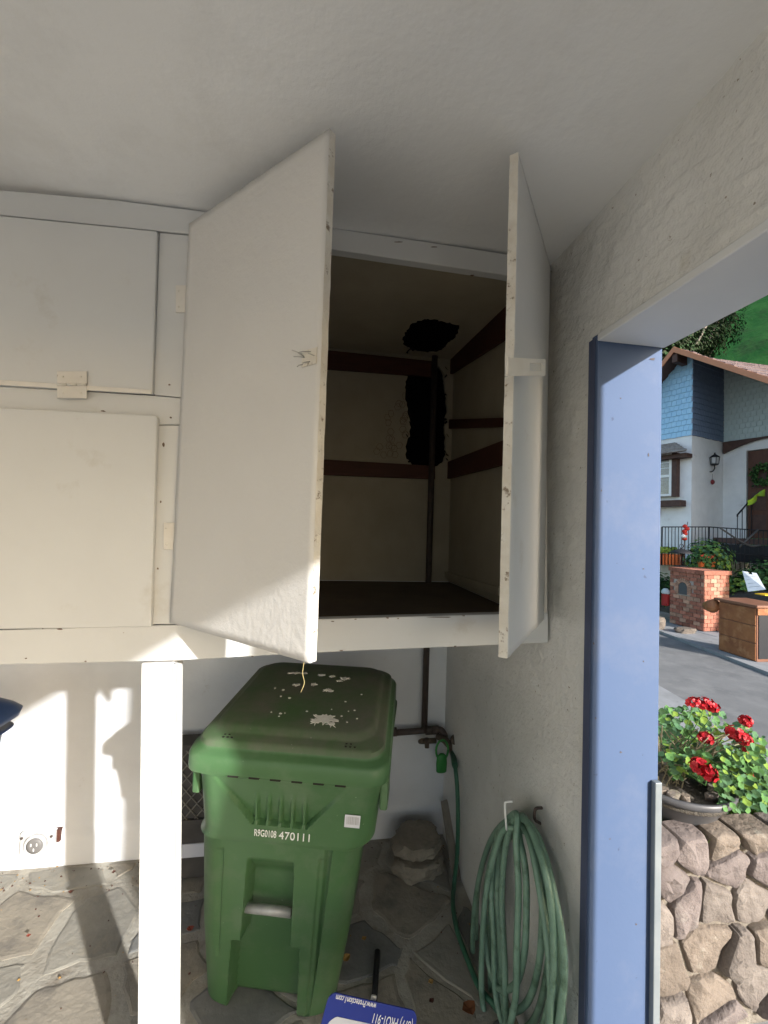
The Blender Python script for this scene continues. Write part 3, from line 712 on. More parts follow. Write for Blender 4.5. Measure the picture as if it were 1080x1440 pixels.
tube('lift_bar', [Bp(-.120, -.112, .392), Bp(.034, -.112, .392)], .0145, M['bar'], bin_, 16)
# printed number and barcode
def fplane(x, z):
    yf = interp(z, KS)[1]; return Bp(x, yf-.0012, z)
ty = fplane(0, .735)-fplane(0, .69); tx = Bp(1, 0, 0)-Bp(0, 0, 0)
text('printed_number', 'R9G0108', M['white'], body, (fplane(-.052, .719), tx, ty), .036, sx=.50)
text('printed_number', '470111', M['white'], body, (fplane(.040, .718), tx, ty), .040, sx=.80, space=1.05)
bc = slab('barcode_sticker', [fplane(.183, .772), fplane(.228, .772), fplane(.228, .815), fplane(.183, .815)], (tx.cross(ty)).normalized()*.001, M['sticker'], body, 0)
mb = MB(); rb_ = random.Random(4); x = .188
while x < .223:
    wd = rb_.choice([.0008, .0012, .002]); mb.add(*obox_geo(fplane(x, .783)+(tx.cross(ty)).normalized()*.0011, tx.normalized()*wd, (fplane(0, .81)-fplane(0, .783)), (tx.cross(ty)).normalized()*.0003)); x += wd+rb_.choice([.001, .0016])
mb.out('barcode_lines', M['bar'], bc)['kind'] = 'stuff'
from mathutils.bvhtree import BVHTree
LB = BVHTree.FromPolygons([v.co.copy() for v in lid.data.vertices], [tuple(p.vertices) for p in lid.data.polygons])
# paint splatter on the lid (dried, slightly raised)
def splat(cx, cy, r, k, seed, arms=1.0):
    q = random.Random(seed); V = []; n_ = 28; F = [list(range(n_))]
    for i in range(n_):
        a = 2*pi*i/n_; rad = r*(.6+q.random()*.5+(arms*q.random() if i % 3 == 0 else 0)); x, y = cx+rad*cos(a), cy+rad*sin(a)*.8
        V.append((x, y))
    V.append((cx, cy)); up = []; dn = []
    for x, y in V:
        w_ = Bp(x, y, 1.0); h = LB.ray_cast(Vector((w_.x, w_.y, 2))-bin_.location, (0, 0, -1))[0]
        h = h+bin_.location if h is not None else Bp(x, y, 1.0)
        up.append(h+Vector((0, 0, .0013))); dn.append(h-Vector((0, 0, .002)))
    return up+dn, [[i, (i+1) % n_, n_] for i in range(n_)]+[[i, (i+1) % n_, n_+1+(i+1) % n_, n_+1+i] for i in range(n_)]
mb = MB()
mb.add(*splat(.085, -.178, .030, 0, 1, .9)); mb.add(*splat(.060, -.190, .016, 0, 12, .9)); mb.add(*splat(.11, -.198, .01, 0, 15, 1.6))
for i in range(18):
    q = random.Random(100+i); mb.add(*splat(q.uniform(-.14, .19), q.uniform(-.20, -.0) if i % 3 else q.uniform(-.20, -.12), q.choice([.0018, .0025, .003, .0045]), 0, 30+i, .4))
for (x, y, r) in ((-.09, .09, .014), (-.06, .093, .012), (-.11, .086, .010), (.01, .085, .012), (.05, .08, .012), (.10, .07, .018), (.085, .05, .01), (-.06, .0, .012), (0, .01, .012), (.055, -.02, .014), (.068, -.025, .01)):
    mb.add(*splat(x, y, r*.8, 0, int(abs(x)*1000+y*500)+7, .8))
mb.out('paint_splatter', M['splat'], lid)['kind'] = 'stuff'

# blue cart lid at the left edge
bl = thing('blue_bin', (-1.6, 1.42, 0), 'navy blue wheeled bin, only the edge of its lid showing at far left', 'bin')
V = []; F = []; n = 36
q0 = at(34, 985, y=1.72); bx = q0.x-.29; zt = q0.z-.02
prof = [(.22, 0), (.25, .6), (.27, zt-.06), (.29, zt-.055), (.29, zt-.025), (.30, zt-.02), (.305, zt+.0), (.29, zt+.02), (.25, zt+.055), (.1, zt+.07)]
for (hw, z) in prof:
    for (x, y) in rrect(hw, -hw*1.05, hw*1.05, min(hw*.4, .07)): V.append((bx+x, 1.42+y, z+.004))
for j in range(len(prof)-1):
    for i in range(n): F.append([j*n+i, j*n+(i+1) % n, (j+1)*n+(i+1) % n, (j+1)*n+i])
F.append(list(range(n))[::-1]); F.append([(len(prof)-1)*n+i for i in range(n)])
k = 4*n
build('body', V[:4*n], F[:3*n]+[list(range(n))[::-1], [3*n+i for i in range(n)]], M['bluelid'], bl, True)
build('lid', V[4*n-0:], [[j*n+i, j*n+(i+1) % n, (j+1)*n+(i+1) % n, (j+1)*n+i] for j in range(len(prof)-5) for i in range(n)]+[[(len(prof)-5)*n+i for i in range(n)], list(range(n))[::-1]], M['bluelid'], bl, True)

# ------------------------------------------------------------------ things along the back wall
# electrical box with conduit
ob = thing('outlet_box', at(57, 1180, y=DB), 'round grey electrical box on the back wall near the floor, conduit to its left', 'outlet')
c = at(57, 1180, y=DB-.012)
conx = mat('painted_metal', (.62, .62, .61), (.45, .45, .45), rough=.45, metal=.3, scale=20)
V, F = obox_geo(c+Vector((-.075, -.03, -.05)), (.15, 0, 0), (0, .035, 0), (0, 0, .10)); mods(build('box_body', V, F, conx, ob), .01)
V, F = lathe_geo(c+Vector((0, -.03, 0)), [(.047, 0), (.047, .012), (.040, .018), (.036, .012), (.0, .012)], 28, (0, -1, 0)); build('cover_ring', V, F, conx, ob, True)
V, F = lathe_geo(c+Vector((0, -.040, 0)), [(.034, 0), (.034, .006), (.02, .008)], 24, (0, -1, 0)); build('socket_face', V, F, mat('grey_socket', (.16, .155, .15), rough=.5), ob, True)
mb = MB()
for dx, dz in ((-.012, .008), (.012, .008), (0, -.014)): mb.add(*obox_geo(c+Vector((dx-.002, -.0495, dz-.006)), (.004, 0, 0), (0, .002, 0), (0, 0, .012)))
mb.out('socket_slot', M['white'], ob)['kind'] = 'stuff'
for sx in (-1, 1):
    V, F = lathe_geo(c+Vector((sx*.062, -.03, .03)), [(.006, 0), (.006, .003), (.002, .004)], 10, (0, -1, 0)); build('cover_screw', V, F, M['pipe'], ob)
tube('conduit', [c+Vector((-.07, .0, .0)), at(20, 1180, y=DB-.014), at(-60, 1178, y=DB-.014)], .012, mat('white_conduit', (.66, .65, .62), rough=.5), ob, 10)
box('mounting_block', tuple(at(80, 1176, y=DB-.02)+Vector((-.02, -.005, -.025))), tuple(at(80, 1176, y=DB)+Vector((.025, .01, .045))), M['brownwood'], ob)

# dark lattice case standing behind the bin
cs = thing('lattice_crate', at(268, 1215, y=2.1), 'dark crate with a diamond lattice face standing behind the green cart', 'crate')
a = at(249, 1050, y=2.08); b = at(296, 1245, y=2.08); x0, x1 = a.x-.06, a.x+.34; z1 = a.z
mcase = mat('dark_case', (.06, .055, .05), (.09, .082, .075), rough=.7, scale=10)
box('case_body', (x0, 2.09, 0.0), (x1, 2.2, z1), mcase, cs, .008)
mlat = mat('lattice_strip', (.24, .225, .19), rough=.7)
zc0 = z1*.45
for k in range(-5, 9):
    for sgn in (1, -1):
        xa = x0+k*.05; pts = []
        h = z1-.02-zc0; w2 = h*.85
        A0 = Vector((xa, 2.086 if sgn > 0 else 2.083, zc0)); B0 = Vector((xa+w2, A0.y, z1-.02))
        if sgn < 0: A0.z, B0.z = B0.z, A0.z
        # clip to the case
        t0 = max(0, (x0+.005-A0.x)/(B0.x-A0.x)); t1 = min(1, (x1-.005-A0.x)/(B0.x-A0.x))
        if t1-t0 < .1: continue
        p, q = A0.lerp(B0, t0), A0.lerp(B0, t1); tube('lattice_slat', [p, q], .003, mlat, cs, 5)
box('case_ledge', (x0-.004, 2.075, zc0-.02), (x1+.004, 2.094, zc0), mcase, cs)
box('case_label', (x0+.10, 2.083, .10), (x0+.20, 2.0895, .16), M['sticker'], cs, .001)

# stacked fieldstones
def rock(name, c, sx, sy, sz, seed, m, parent=None, sub=3, amp=.32, flat=1.0, **kw):
    bm = bmesh.new(); bmesh.ops.create_icosphere(bm, subdivisions=sub, radius=1); off = Vector((seed*3.1, seed*1.7, seed*.9)); V = []
    bm.verts.ensure_lookup_table()
    for v in bm.verts:
        p = v.co.copy(); k = 1+amp*mn.fractal(p*1.3+off, 1, 2, 4)
        h_ = .10*mn.noise(p*4+off)+.05*mn.noise(p*11+off); p = Vector((p.x*sx*(k+h_), p.y*sy*(k+h_), max(-1, min(.9, p.z*2.2))*sz*(1+amp*.25*mn.noise(p*1.5+off)+.4*h_))); V.append(Vector(c)+p)
    F = [[v.index for v in f.verts] for f in bm.faces]; bm.free()
    o = build(name, V, F, m, parent, True, origin=None if parent else Vector(c)-Vector((0, 0, sz)))
    es = o.modifiers.new('es', 'EDGE_SPLIT'); es.split_angle = radians(32)
    return tag(o, **kw)
mrock = mat('field_stone', (.20, .175, .14), (.29, .26, .21), rough=.9, scale=6, bump=1, bscale=30, bdist=.01, dirt=(.12, .11, .09), dscale=8, dlo=.5, dhi=.7)
c = at(583, 1235, y=2.06)
c = Vector((at(585, 1240, y=2.06).x, 2.06, 0))
rock('stone', (c.x-.0, 2.03, .04), .12, .10, .038, 3, mrock, sub=4, label='lowest flat brown stone of the stack in the corner', cat='stone', group='flat stones stacked in the corner')
rock('stone', (c.x-.01, 2.05, .112), .115, .10, .036, 5, mrock, sub=4, label='rounded flat stone topping the stack in the corner', cat='stone', group='flat stones stacked in the corner')
# leaning board
lb0 = at(626, 1133, y=2.16); lb1 = at(640, 1265, y=1.93); lb1.z = .0
slab('board', [lb0+Vector((-.02, 0, 0)), lb0+Vector((.018, 0, .008)), lb1+Vector((.03, 0, 0)), lb1+Vector((-.012, 0, 0))], (0, .022, .012), mat('weathered_board', (.24, .215, .18), (.17, .15, .125), rough=.9, scale=8, stretch=(10, 2, 2), bump=.5, bscale=50), None, .003, origin=lb1)
tag(bpy.data.objects['board'], 'narrow weathered board leaning in the corner beside the stones', 'board')
# black rod on the floor
rp = [at(531, 1338, z=.018), at(528, 1380, z=.018), at(524, 1440, z=.018)]
rod = tube('iron_rod', rp, .011, M['black'], None, 10, origin=rp[1]); tag(rod, 'black iron rod lying on the flagstones beyond the sign', 'rod')
# small fallen leaves / pebbles
mleaf = mat('dry_leaf', (.36, .22, .07), (.20, .11, .04), rough=.8, scale=20); mred = mat('red_leaf', (.22, .05, .03), rough=.8)
for i, (px, py, s, m_) in enumerate([(487, 1349, .02, mleaf), (512, 1322, .012, mleaf), (606, 1383, .012, mleaf), (607, 1410, .011, M['brownwood']), (268, 1308, .016, mred), (262, 1190, .012, mred), (100, 1256, .012, M['brownwood']), (445, 1405, .014, mred), (160, 1228, .010, M['brownwood']), (660, 1420, .03, mat('rust_leaf', (.16, .06, .025), rough=.9)), (40, 1318, .009, mred)]):
    c = at(px, py, z=.012); q = random.Random(i+50); n_ = 9; V = []
    for k in range(n_):
        a = 2*pi*k/n_; V.append(c+Vector((cos(a)*s*(1 if k % 2 else .7), sin(a)*s*.7, .004+.004*q.random()+.15*s*abs(cos(a)))))
    V.append(c+Vector((0, 0, .002))); F = [[k, (k+1) % n_, n_] for k in range(n_)]
    V2 = V+[v+Vector((0, 0, .0012)) for v in V]; F2 = F+[[a_+n_+1 for a_ in f[::-1]] for f in F]+[[k, (k+1) % n_, n_+1+(k+1) % n_, n_+1+k] for k in range(n_)]
    where = ['on the flagstones beside the cart foot', 'on pale mortar right of the cart', 'on the floor between rod and hose', 'dark, on the floor nearest the hose coil', 'red, between post and cart', 'small and reddish by the lattice crate', 'dark curled, left of the post shadow', 'reddish, at the right foot of the cart', 'dark, near the back wall left of the post', 'large and rust coloured under the hose coil', 'tiny and red on the sunlit flagstones'][i]
    o = build('fallen_leaf', V2, F2, m_, None, origin=c); tag(o, 'fallen dry leaf '+where, 'leaf', 'fallen leaves on the flagstones')

# grit, crumbs and leaf bits
mb = MB(); q = random.Random(77)
for i in range(420):
    x, y = q.uniform(-1.6, .70), q.uniform(.9, DB-.03)
    if q.random() < .5: y = DB-.02-abs(q.gauss(0, .12))
    if q.random() < .25: x = XW-.02-abs(q.gauss(0, .08))
    if x > XW-.01 or y > DB-.01: continue
    sz = q.uniform(.0015, .006); a = q.uniform(0, 6.28); P0 = Vector((x, y, .0005)); U = Vector((cos(a), sin(a), 0))*sz; Vv = Vector((-sin(a), cos(a), 0))*sz*q.uniform(.4, 1)
    mb.add([P0-U, P0-Vv, P0+U, P0+Vv, P0+Vector((0, 0, sz*.7))], [[0, 1, 4], [1, 2, 4], [2, 3, 4], [3, 0, 4]], q.choice([0, 0, 1, 2]))
tag(mb.out('floor_litter', [M['brownwood'], mleaf, mrock]), 'grit and crumbled leaf bits scattered over the flagstones', 'litter', kind='stuff')

# ------------------------------------------------------------------ yard sign lying at the bottom (text reads upside down)
sg = thing('yard_sign', at(545, 1440, z=.45), 'blue and white security yard sign standing upside down in front of the cart', 'sign')
Yn = 1.0
tl_, tr_ = at(466, 1397, y=1.02), at(586, 1424, y=1.02)
ex = (tr_-tl_).normalized(); ez = Vector((0, -.25, -1)); ez = (ez-ex*ez.dot(ex)).normalized(); en = ex.cross(ez).normalized()
if en.dot(EYE-tl_) < 0: en = -en
wS = (tr_-tl_).length
def Sg(u, v, o=0): return tl_+ex*(u*wS)+ez*(v*wS)+en*o
def rr_poly(u0, u1, v0, v1, r, off, dome=.0):
    P = []
    for (cu, cv, a0) in ((u0+r, v0+r, pi), (u1-r, v0+r, 1.5*pi), (u1-r, v1-r, 0), (u0+r, v1-r, pi/2)):
        for i in range(7):
            a = a0+i/6*pi/2; u_, v_ = cu+r*cos(a), cv+r*sin(a); v_ -= dome*(1-((u_-.5)/.5)**2) if v_ < .4 else 0; P.append(Sg(u_, v_, off))
    return P
msb = mat('sign_blue', (.012, .028, .22), (.015, .033, .24), rough=.35); msw = mat('sign_white', (.55, .57, .62), rough=.4); msr = mat('sign_red', (.45, .03, .05), rough=.4)
slab('panel', rr_poly(-.02, 1.02, 0, 1.3, .07, 0, .05), en*-.004, msb, sg, .0005)
slab('white_field', rr_poly(.03, .97, .215, 1.2, .10, .0012, .10), en*-.0008, msw, sg, 0)
text('phone_number', '(877) PRO1-911', M['white'], sg, (Sg(.745, .115, .0008), -ex, ez), wS*.115, .0003, sx=.62)
text('web_address', 'www.Protection1.com', M['white'], sg, (Sg(.29, .02, .0008), -ex, ez), wS*.075, .0003, sx=.68)
text('small_line', 'SOLUTIONS', msb, sg, (Sg(.42, .285, .0016), -ex, ez), wS*.06, .0003, sx=.9, space=1.5)
slab('red_mark', [Sg(.05, .48, .002), Sg(.20, .30, .002), Sg(.26, .30, .002), Sg(.26, .56, .002), Sg(.19, .56, .002), Sg(.19, .42, .002), Sg(.10, .54, .002)], en*-.0006, msr, sg, 0)
text('wordmark', 'PROTECTION', msb, sg, (Sg(.62, .47, .0016), -ex, ez), wS*.13, .0003, sx=.75)
slab('stake', [Sg(.47, -.03, -.010), Sg(.53, -.03, -.010), Sg(.53, 2.0, -.010), Sg(.47, 2.0, -.010)], en*-.006, M['bar'], sg)
for s in (.47, ):
    pass
exec_outside = True

# ================================================================== OUTSIDE
def leafmesh(name, items, ms, parent=None, kind=None, lobes=7):
    """items: (pos, normal, size, mat index) -> scalloped cupped leaves"""
    mb = MB()
    for (p, nrm, s, mi) in items:
        nrm = Vector(nrm).normalized(); a = nrm.orthogonal().normalized(); a = Matrix.Rotation(random.random()*6.28, 3, nrm)@a; b = nrm.cross(a)
        V = [p]+[p+(a*cos(2*pi*k/lobes)+b*sin(2*pi*k/lobes))*s*(1 if k % 2 else .86)+nrm*s*.22 for k in range(lobes)]
        mb.add(V, [[0, 1+k, 1+(k+1) % lobes] for k in range(lobes)], mi)
    o = mb.out(name, ms, parent, False)
    if kind: o['kind'] = kind
    return o
def lf(n, c, c2, **k):
    m = mat(n, c, c2, rough=.75, scale=12, spec=.15, **k); b = m.node_tree.nodes['Principled BSDF']
    return m
G1 = lf('leaf_green', (.065, .15, .045), (.095, .20, .06)); G2 = lf('leaf_blue_green', (.05, .12, .06), (.09, .17, .08)); G3 = lf('leaf_yellow_green', (.16, .24, .04), (.12, .2, .035)); G4 = lf('leaf_dark', (.02, .05, .018), (.04, .08, .025))
MR = mat('red_petal', (.26, .004, .010), (.40, .010, .018), rough=.5, scale=30)

# rubble retaining wall
rw = thing('stone_retaining_wall', at(1000, 1415, y=1.3), 'low rubble stone retaining wall outside the opening, moss along its top', 'wall')
YW = 1.27; ZWT = .63
box('mortar_core', (.94, YW+.016, -.1), (3.0, YW+.30, ZWT-.05), mat('wall_mortar', (.22, .195, .16), (.13, .11, .09), rough=1, scale=20, bump=1, bscale=60, bdist=.01), rw, 0)
RS = [mat('rubble_tan', (.19, .155, .125), (.125, .10, .08), rough=.85, scale=11, bump=1, bscale=38, bdist=.012, dirt=(.26, .24, .2), dscale=9, dlo=.58, dhi=.72, obj_rand=.15),
      mat('rubble_purple', (.115, .093, .088), (.17, .142, .132), rough=.85, scale=11, bump=1, bscale=38, bdist=.012, dirt=(.22, .2, .18), dscale=9, dlo=.6, dhi=.75, obj_rand=.15),
      mat('rubble_grey', (.185, .16, .14), (.12, .10, .088), rough=.85, scale=11, bump=1, bscale=38, bdist=.012, dirt=(.34, .33, .31), dscale=7, dlo=.64, dhi=.74, obj_rand=.15)]
rw_r = random.Random(8); RV = []; RF = []
for c in voronoi(.945, 2.6, .0, ZWT+.01, .15, .46, rw_r, sy=.85):
    if poly_area(c) < .003: continue
    q = round_poly(c, .007, rw_r, .005, k=.13)
    if not q: continue
    n_ = len(q); cx = sum(p.x for p in q)/n_; cy = sum(p.y for p in q)/n_; sd = rw_r.random()*50; pr = rw_r.uniform(.0, .022)
    V = []; F = []
    for k, (s, d) in enumerate([(1.0, -.05), (.99, .004), (.965, .018), (.9, .026), (.78, .030), (.6, .032), (.36, .033)]):
        for p in q:
            x, z = cx+(p.x-cx)*s, cy+(p.y-cy)*s; e = .012*mn.noise(Vector((x*9, z*9, sd)))+.016*abs(mn.noise(Vector((x*17, z*17, sd+5))))+.006*mn.noise(Vector((x*50, z*50, sd)))
            V.append((x+e*.4, YW+.03-(d+pr*(k > 0))-e*(k > 0), z))
    for k in range(6):
        for i in range(n_): F.append([k*n_+i, k*n_+(i+1) % n_, (k+1)*n_+(i+1) % n_, (k+1)*n_+i])
    V.append((cx, YW+.03-.036-pr, cy)); F += [[6*n_+i, 6*n_+(i+1) % n_, 7*n_] for i in range(n_)]
    k0 = len(RV); RV += [Vector(v) for v in V]; RF += [[a+k0 for a in f] for f in F]
    o = build('stone', V, F, RS[rw_r.choice([0, 0, 1, 2, 2])], rw, True); es = o.modifiers.new('es', 'EDGE_SPLIT'); es.split_angle = radians(24)
# pale drips of plaster on two stones
# apron outside
tag(box('driveway', (XO+.002, -6, -.10), (3.2, YW+.03, -.03), M['concrete'], bevel=0), kind='structure')

# planting bed behind the wall
def bed_z(x, y):
    L = x*t_.x+y*t_.y
    z = .56+.03*mn.noise(Vector((x*6, y*6, 0)))
    return z+(ZS-.56)*smooth01((L-1.35)/1.5)
V = []; F = []; nx, ny = 50, 60
for j in range(ny+1):
    for i in range(nx+1):
        x = .95+2.6*i/nx; y = YW+.20+3.6*j/ny; V.append((x, y, bed_z(x, y)))
for j in range(ny):
    for i in range(nx): F.append([j*(nx+1)+i, j*(nx+1)+i+1, (j+1)*(nx+1)+i+1, (j+1)*(nx+1)+i])
tag(build('planting_bed', V, F, M['soil'], smooth=True), kind='structure')
# moss and grass
mb = MB(); q = random.Random(2)
for i in range(9000):
    x = q.uniform(.95, 1.9); y = YW+.02+abs(q.gauss(0, .14)); 
    if mn.noise(Vector((x*5, y*5, 2))) < -.25: continue
    z = (bed_z(x, y) if y > YW+.2 else ZWT-.055+.02*mn.noise(Vector((x*9, y*9, 4))))
    h = q.uniform(.015, .05); a = q.uniform(0, 6.28); dx, dy = cos(a)*.0025, sin(a)*.0025; lx, ly = q.uniform(-.02, .02), q.uniform(-.03, .01)
    p = Vector((x, y, z)); mb.add([p-Vector((dx, dy, 0)), p+Vector((dx, dy, 0)), p+Vector((lx, ly, h))], [[0, 1, 2]], q.choice([0, 0, 1]))
tag(mb.out('moss', [lf('moss_green', (.12, .22, .03), (.18, .28, .04)), G3]), 'bright green moss growing along the top of the stone wall', 'moss', kind='stuff')

# planter bowl with geranium
bc_ = at(962, 1112, z=.70); bc_ = Vector((bc_.x, bc_.y+.06, 0))
pb = thing('planter_bowl', (bc_.x, bc_.y, .583), 'wide shallow dark grey planter bowl on top of the stone wall', 'planter')
V, F = lathe_geo((bc_.x, bc_.y, .583), [(.09, 0), (.10, .005), (.15, .06), (.185, .125), (.20, .13), (.202, .150), (.192, .152), (.180, .12), (.02, .10)], 48)
build('bowl', V, F, mat('grey_glazed_pot', (.06, .06, .065), (.09, .09, .095), rough=.4, scale=8), pb, True)
V, F = lathe_geo((bc_.x, bc_.y, .688), [(.001, .0), (.183, .0), (.18, .012), (.001, .02)], 30); build('potting_soil', V, F, M['soil'], pb, True)
for i in range(9):
    q = random.Random(i); a = q.uniform(3.4, 6.1); rock('pebble', (bc_.x+.135*cos(a), bc_.y+.135*sin(a), .718), q.uniform(.014, .028), .016, .011, i+2, [mrock, RS[0], RS[2]][i % 3], pb, 2)
ge = thing('geranium', (bc_.x+.02, bc_.y+.05, .67), 'red flowering geranium spilling out of the grey bowl', 'plant')
items = []; q = random.Random(17); stems = MB()
def can(x, y): return True
for i in range(1150):
    u = q.random()
    if u < .55:   # mass at the right and behind, in picture space spread over real depths
        px = q.uniform(925, 1075); lo = 995+max(0, (px-1000))*.55; py = q.uniform(lo, lo+75) if px < 1000 else q.uniform(lo, 1140)
        d = q.uniform(1.62, 2.0) if py < 1060 else q.uniform(1.45, 1.7)
    elif u < .85:
        px = q.uniform(1010, 1078); py = q.uniform(1050, 1140); d = q.uniform(1.42, 1.62)
    else:
        px = q.uniform(940, 1000); py = q.uniform(1055, 1095); d = q.uniform(1.5, 1.62)
    p = at(px, py, d=d)
    if p.z < .56: continue
    if 930 < px < 1005 and 1098 < py < 1130 and d < 1.6: continue
    nrm = Vector((q.uniform(-.7, .3), q.uniform(-1, .1), q.uniform(.2, 1.2)))
    items.append((p, nrm, q.uniform(.007, .018), q.choice([0, 0, 1, 1, 3, 2])))
leafmesh('foliage', items, [G1, G2, G3, G4], ge, 'stuff', 8)
for i in range(70):
    px = q.uniform(925, 1060); py = q.uniform(1020, 1090); p = at(px, py, d=q.uniform(1.5, 1.75)); b = Vector((bc_.x+q.uniform(-.08, .12), bc_.y+q.uniform(-.05, .1), .66))
    stems.add(*tube_geo(crom([b, b.lerp(p, .5)+Vector((q.uniform(-.04, .04), 0, .03)), p], 3), .002, 5))
o = stems.out('stem', mat('stem_brown', (.22, .19, .12), (.12, .1, .06), rough=.8, scale=20), ge, True); o['kind'] = 'stuff'
for (px, py, s, d, k) in [(975, 987, .020, 1.6, 1.6), (990, 989, .024, 1.6, 1.6), (1002, 994, .022, 1.6, 1.0), (993, 1038, .023, 1.55, 1), (1034, 1031, .028, 1.55, 1), (1046, 1040, .026, 1.53, 1), (1052, 1056, .020, 1.53, 1), (1049, 1014, .022, 1.6, 1), (985, 1078, .030, 1.45, 1), (996, 1086, .028, 1.44, 1), (1057, 1085, .020, 1.5, 1.2), (1076, 1122, .012, 1.5, 1)]:
    mb = MB(); c = at(px, py, d=d)
    for i in range(34):
        v = Vector((q.gauss(0, 1), q.gauss(0, 1), q.gauss(0, 1))).normalized(); p = c+Vector((v.x*k, v.y, v.z*.8))*s*q.uniform(.6, 1)
        a = v.orthogonal().normalized(); b = v.cross(a); s2 = s*.42
        V = [p]+[p+(a*cos(t)+b*sin(t))*s2+v*s2*.35*(1 if j % 2 else .5) for j, t in enumerate([2*pi*j/8 for j in range(8)])]
        mb.add(V, [[0, 1+j, 1+(j+1) % 8] for j in range(8)])
    b = c-Vector((0, 0, .03))
    mb.out('blossom', MR, ge)
    tube('flower_stalk', [c, c+Vector((0, .01, -.05)), Vector((bc_.x+.05, bc_.y+.05, .70)).lerp(c, .4)], .0016, G1, ge, 5)

# ------------------------------------------------------------------ brick pillar letterbox
MBR = [mat('brick_red', (.30, .11, .07), (.36, .15, .10), rough=.85, scale=20, bump=.4, bscale=80, obj_rand=.3), mat('brick_pale', (.42, .25, .17), (.34, .18, .12), rough=.85, scale=20, bump=.4, bscale=80, obj_rand=.25)]
mmort = mat('brick_mortar', (.42, .37, .32), (.34, .3, .26), rough=.95, scale=30)
K0 = at(990, 888, z=ZS+.06); eA = Vector((sin(radians(-4)), cos(radians(-4)), 0)); eB = Vector((cos(radians(-4)), -sin(radians(-4)), 0)); eB = Vector((-eA.y*-1, -eA.x, 0))
def width_to(px, P, dr):
    v = _r*((px-540)/FOC)+_f; n2 = Vector((v.y, -v.x)); return -(Vector((P.x, P.y)).dot(n2))/(Vector((dr.x, dr.y)).dot(n2))
wA = width_to(943, K0, eA); wB = width_to(1026, K0, eB); hM = at(990, 803, pl=(K0, -eB)).z-K0.z
mbx = thing('brick_letterbox', K0, 'chest high red brick pillar with an arched letter slot beside the road', 'pillar')
obox('core', K0+eA*.02+eB*.02, eA*(wA-.04), eB*(wB-.04), (0, 0, hM-.02), mmort, mbx, 0)
rows = 15; bh = hM/rows; rb2 = random.Random(6); me_cache = {}
ca = wA*.60; cz = hM*.66
def brick(P, ax, ay, az, mi):
    key = (round(ax.length, 2), round(ay.length, 2), mi, round(ax.x, 1))
    o = obox('brick', P, ax, ay, az, MBR[mi], mbx, 0); return o
for r_ in range(rows-1):
    z = r_*bh
    for (E, N_, Wd) in ((eA, eB, wA), (eB, eA, wB)):
        nb = 5 if Wd > .75 else 4; bl_ = Wd/nb; x = -(bl_/2 if r_ % 2 else 0)
        while x < Wd-.01:
            a0, a1 = max(0, x), min(Wd, x+bl_); x += bl_
            if a1-a0 < .03: continue
            if E is eA and abs((a0+a1)/2-ca) < .25 and abs(z+bh/2-cz) < .24 and False: continue
            if E is eA and a1 > ca-.13 and a0 < ca+.13 and cz-.16 < z+bh/2 < cz+.16: continue
            brick(K0+E*(a0+.006)+Vector((0, 0, z+.005))-N_*rb2.uniform(.0, .006)+N_*.0, E*(a1-a0-.012), N_*.04, Vector((0, 0, bh-.010)), rb2.choice([0, 0, 1]))
# soldier course cap
for k in range(int(wA/.11)+1):
    a0 = k*.11-.03; brick(K0+eA*a0-eB*.035+Vector((0, 0, hM-bh+.006)), eA*.103, eB*(wB+.07), Vector((0, 0, bh)), 0)
# arch bricks + dark opening
for k in range(13):
    a = pi*k/12; c = K0+eA*(ca+.155*cos(a))+Vector((0, 0, cz+.02+.155*sin(a)))-eB*.012
    d = eA*cos(a)+Vector((0, 0, sin(a))); e = eA*-sin(a)+Vector((0, 0, cos(a)))
    brick(c-d*.045-e*.018, d*.09, eB*.05, e*.034, 1)
for sgn in (-1, 1):
    for k in range(4): brick(K0+eA*(ca+sgn*.155-.045)-eB*.012+Vector((0, 0, cz+.02-.04*(k+1))), eA*.09, eB*.05, (0, 0, .034), 1)
arch = [K0+eA*(ca+.105*cos(a))+Vector((0, 0, cz+.02+.105*sin(a)))-eB*.006 for a in [pi*i/10 for i in range(11)]]+[K0+eA*(ca-.105)+Vector((0, 0, cz-.14))-eB*.006, K0+eA*(ca+.105)+Vector((0, 0, cz-.14))-eB*.006]
slab('letter_door', arch, eB*.03, mat('dark_grey_metal', (.07, .075, .08), rough=.5), mbx, .002)
tag(obox('kerb_plinth', K0-eA*.4-eB*.12+Vector((0, 0, -.12)), eA*(wA+2.2), eB*(wB+.5), (0, 0, .11), M['concrete']), kind='structure')
for i, (px, py, sx, sz) in enumerate([(925, 876, .16, .16), (964, 886, .22, .055)]):
    p = at(px, py, d=9.2 if i == 0 else 8.9); rock('roadside_stone', (p.x-.02, p.y, K0.z+sz*.6), sx, .12, sz, 11+i, RS[0], label=['large upright tan boulder left of the brick pillar', 'low flat tan stone at the foot of the brick pillar'][i], cat='stone', group='stones at the foot of the brick pillar')
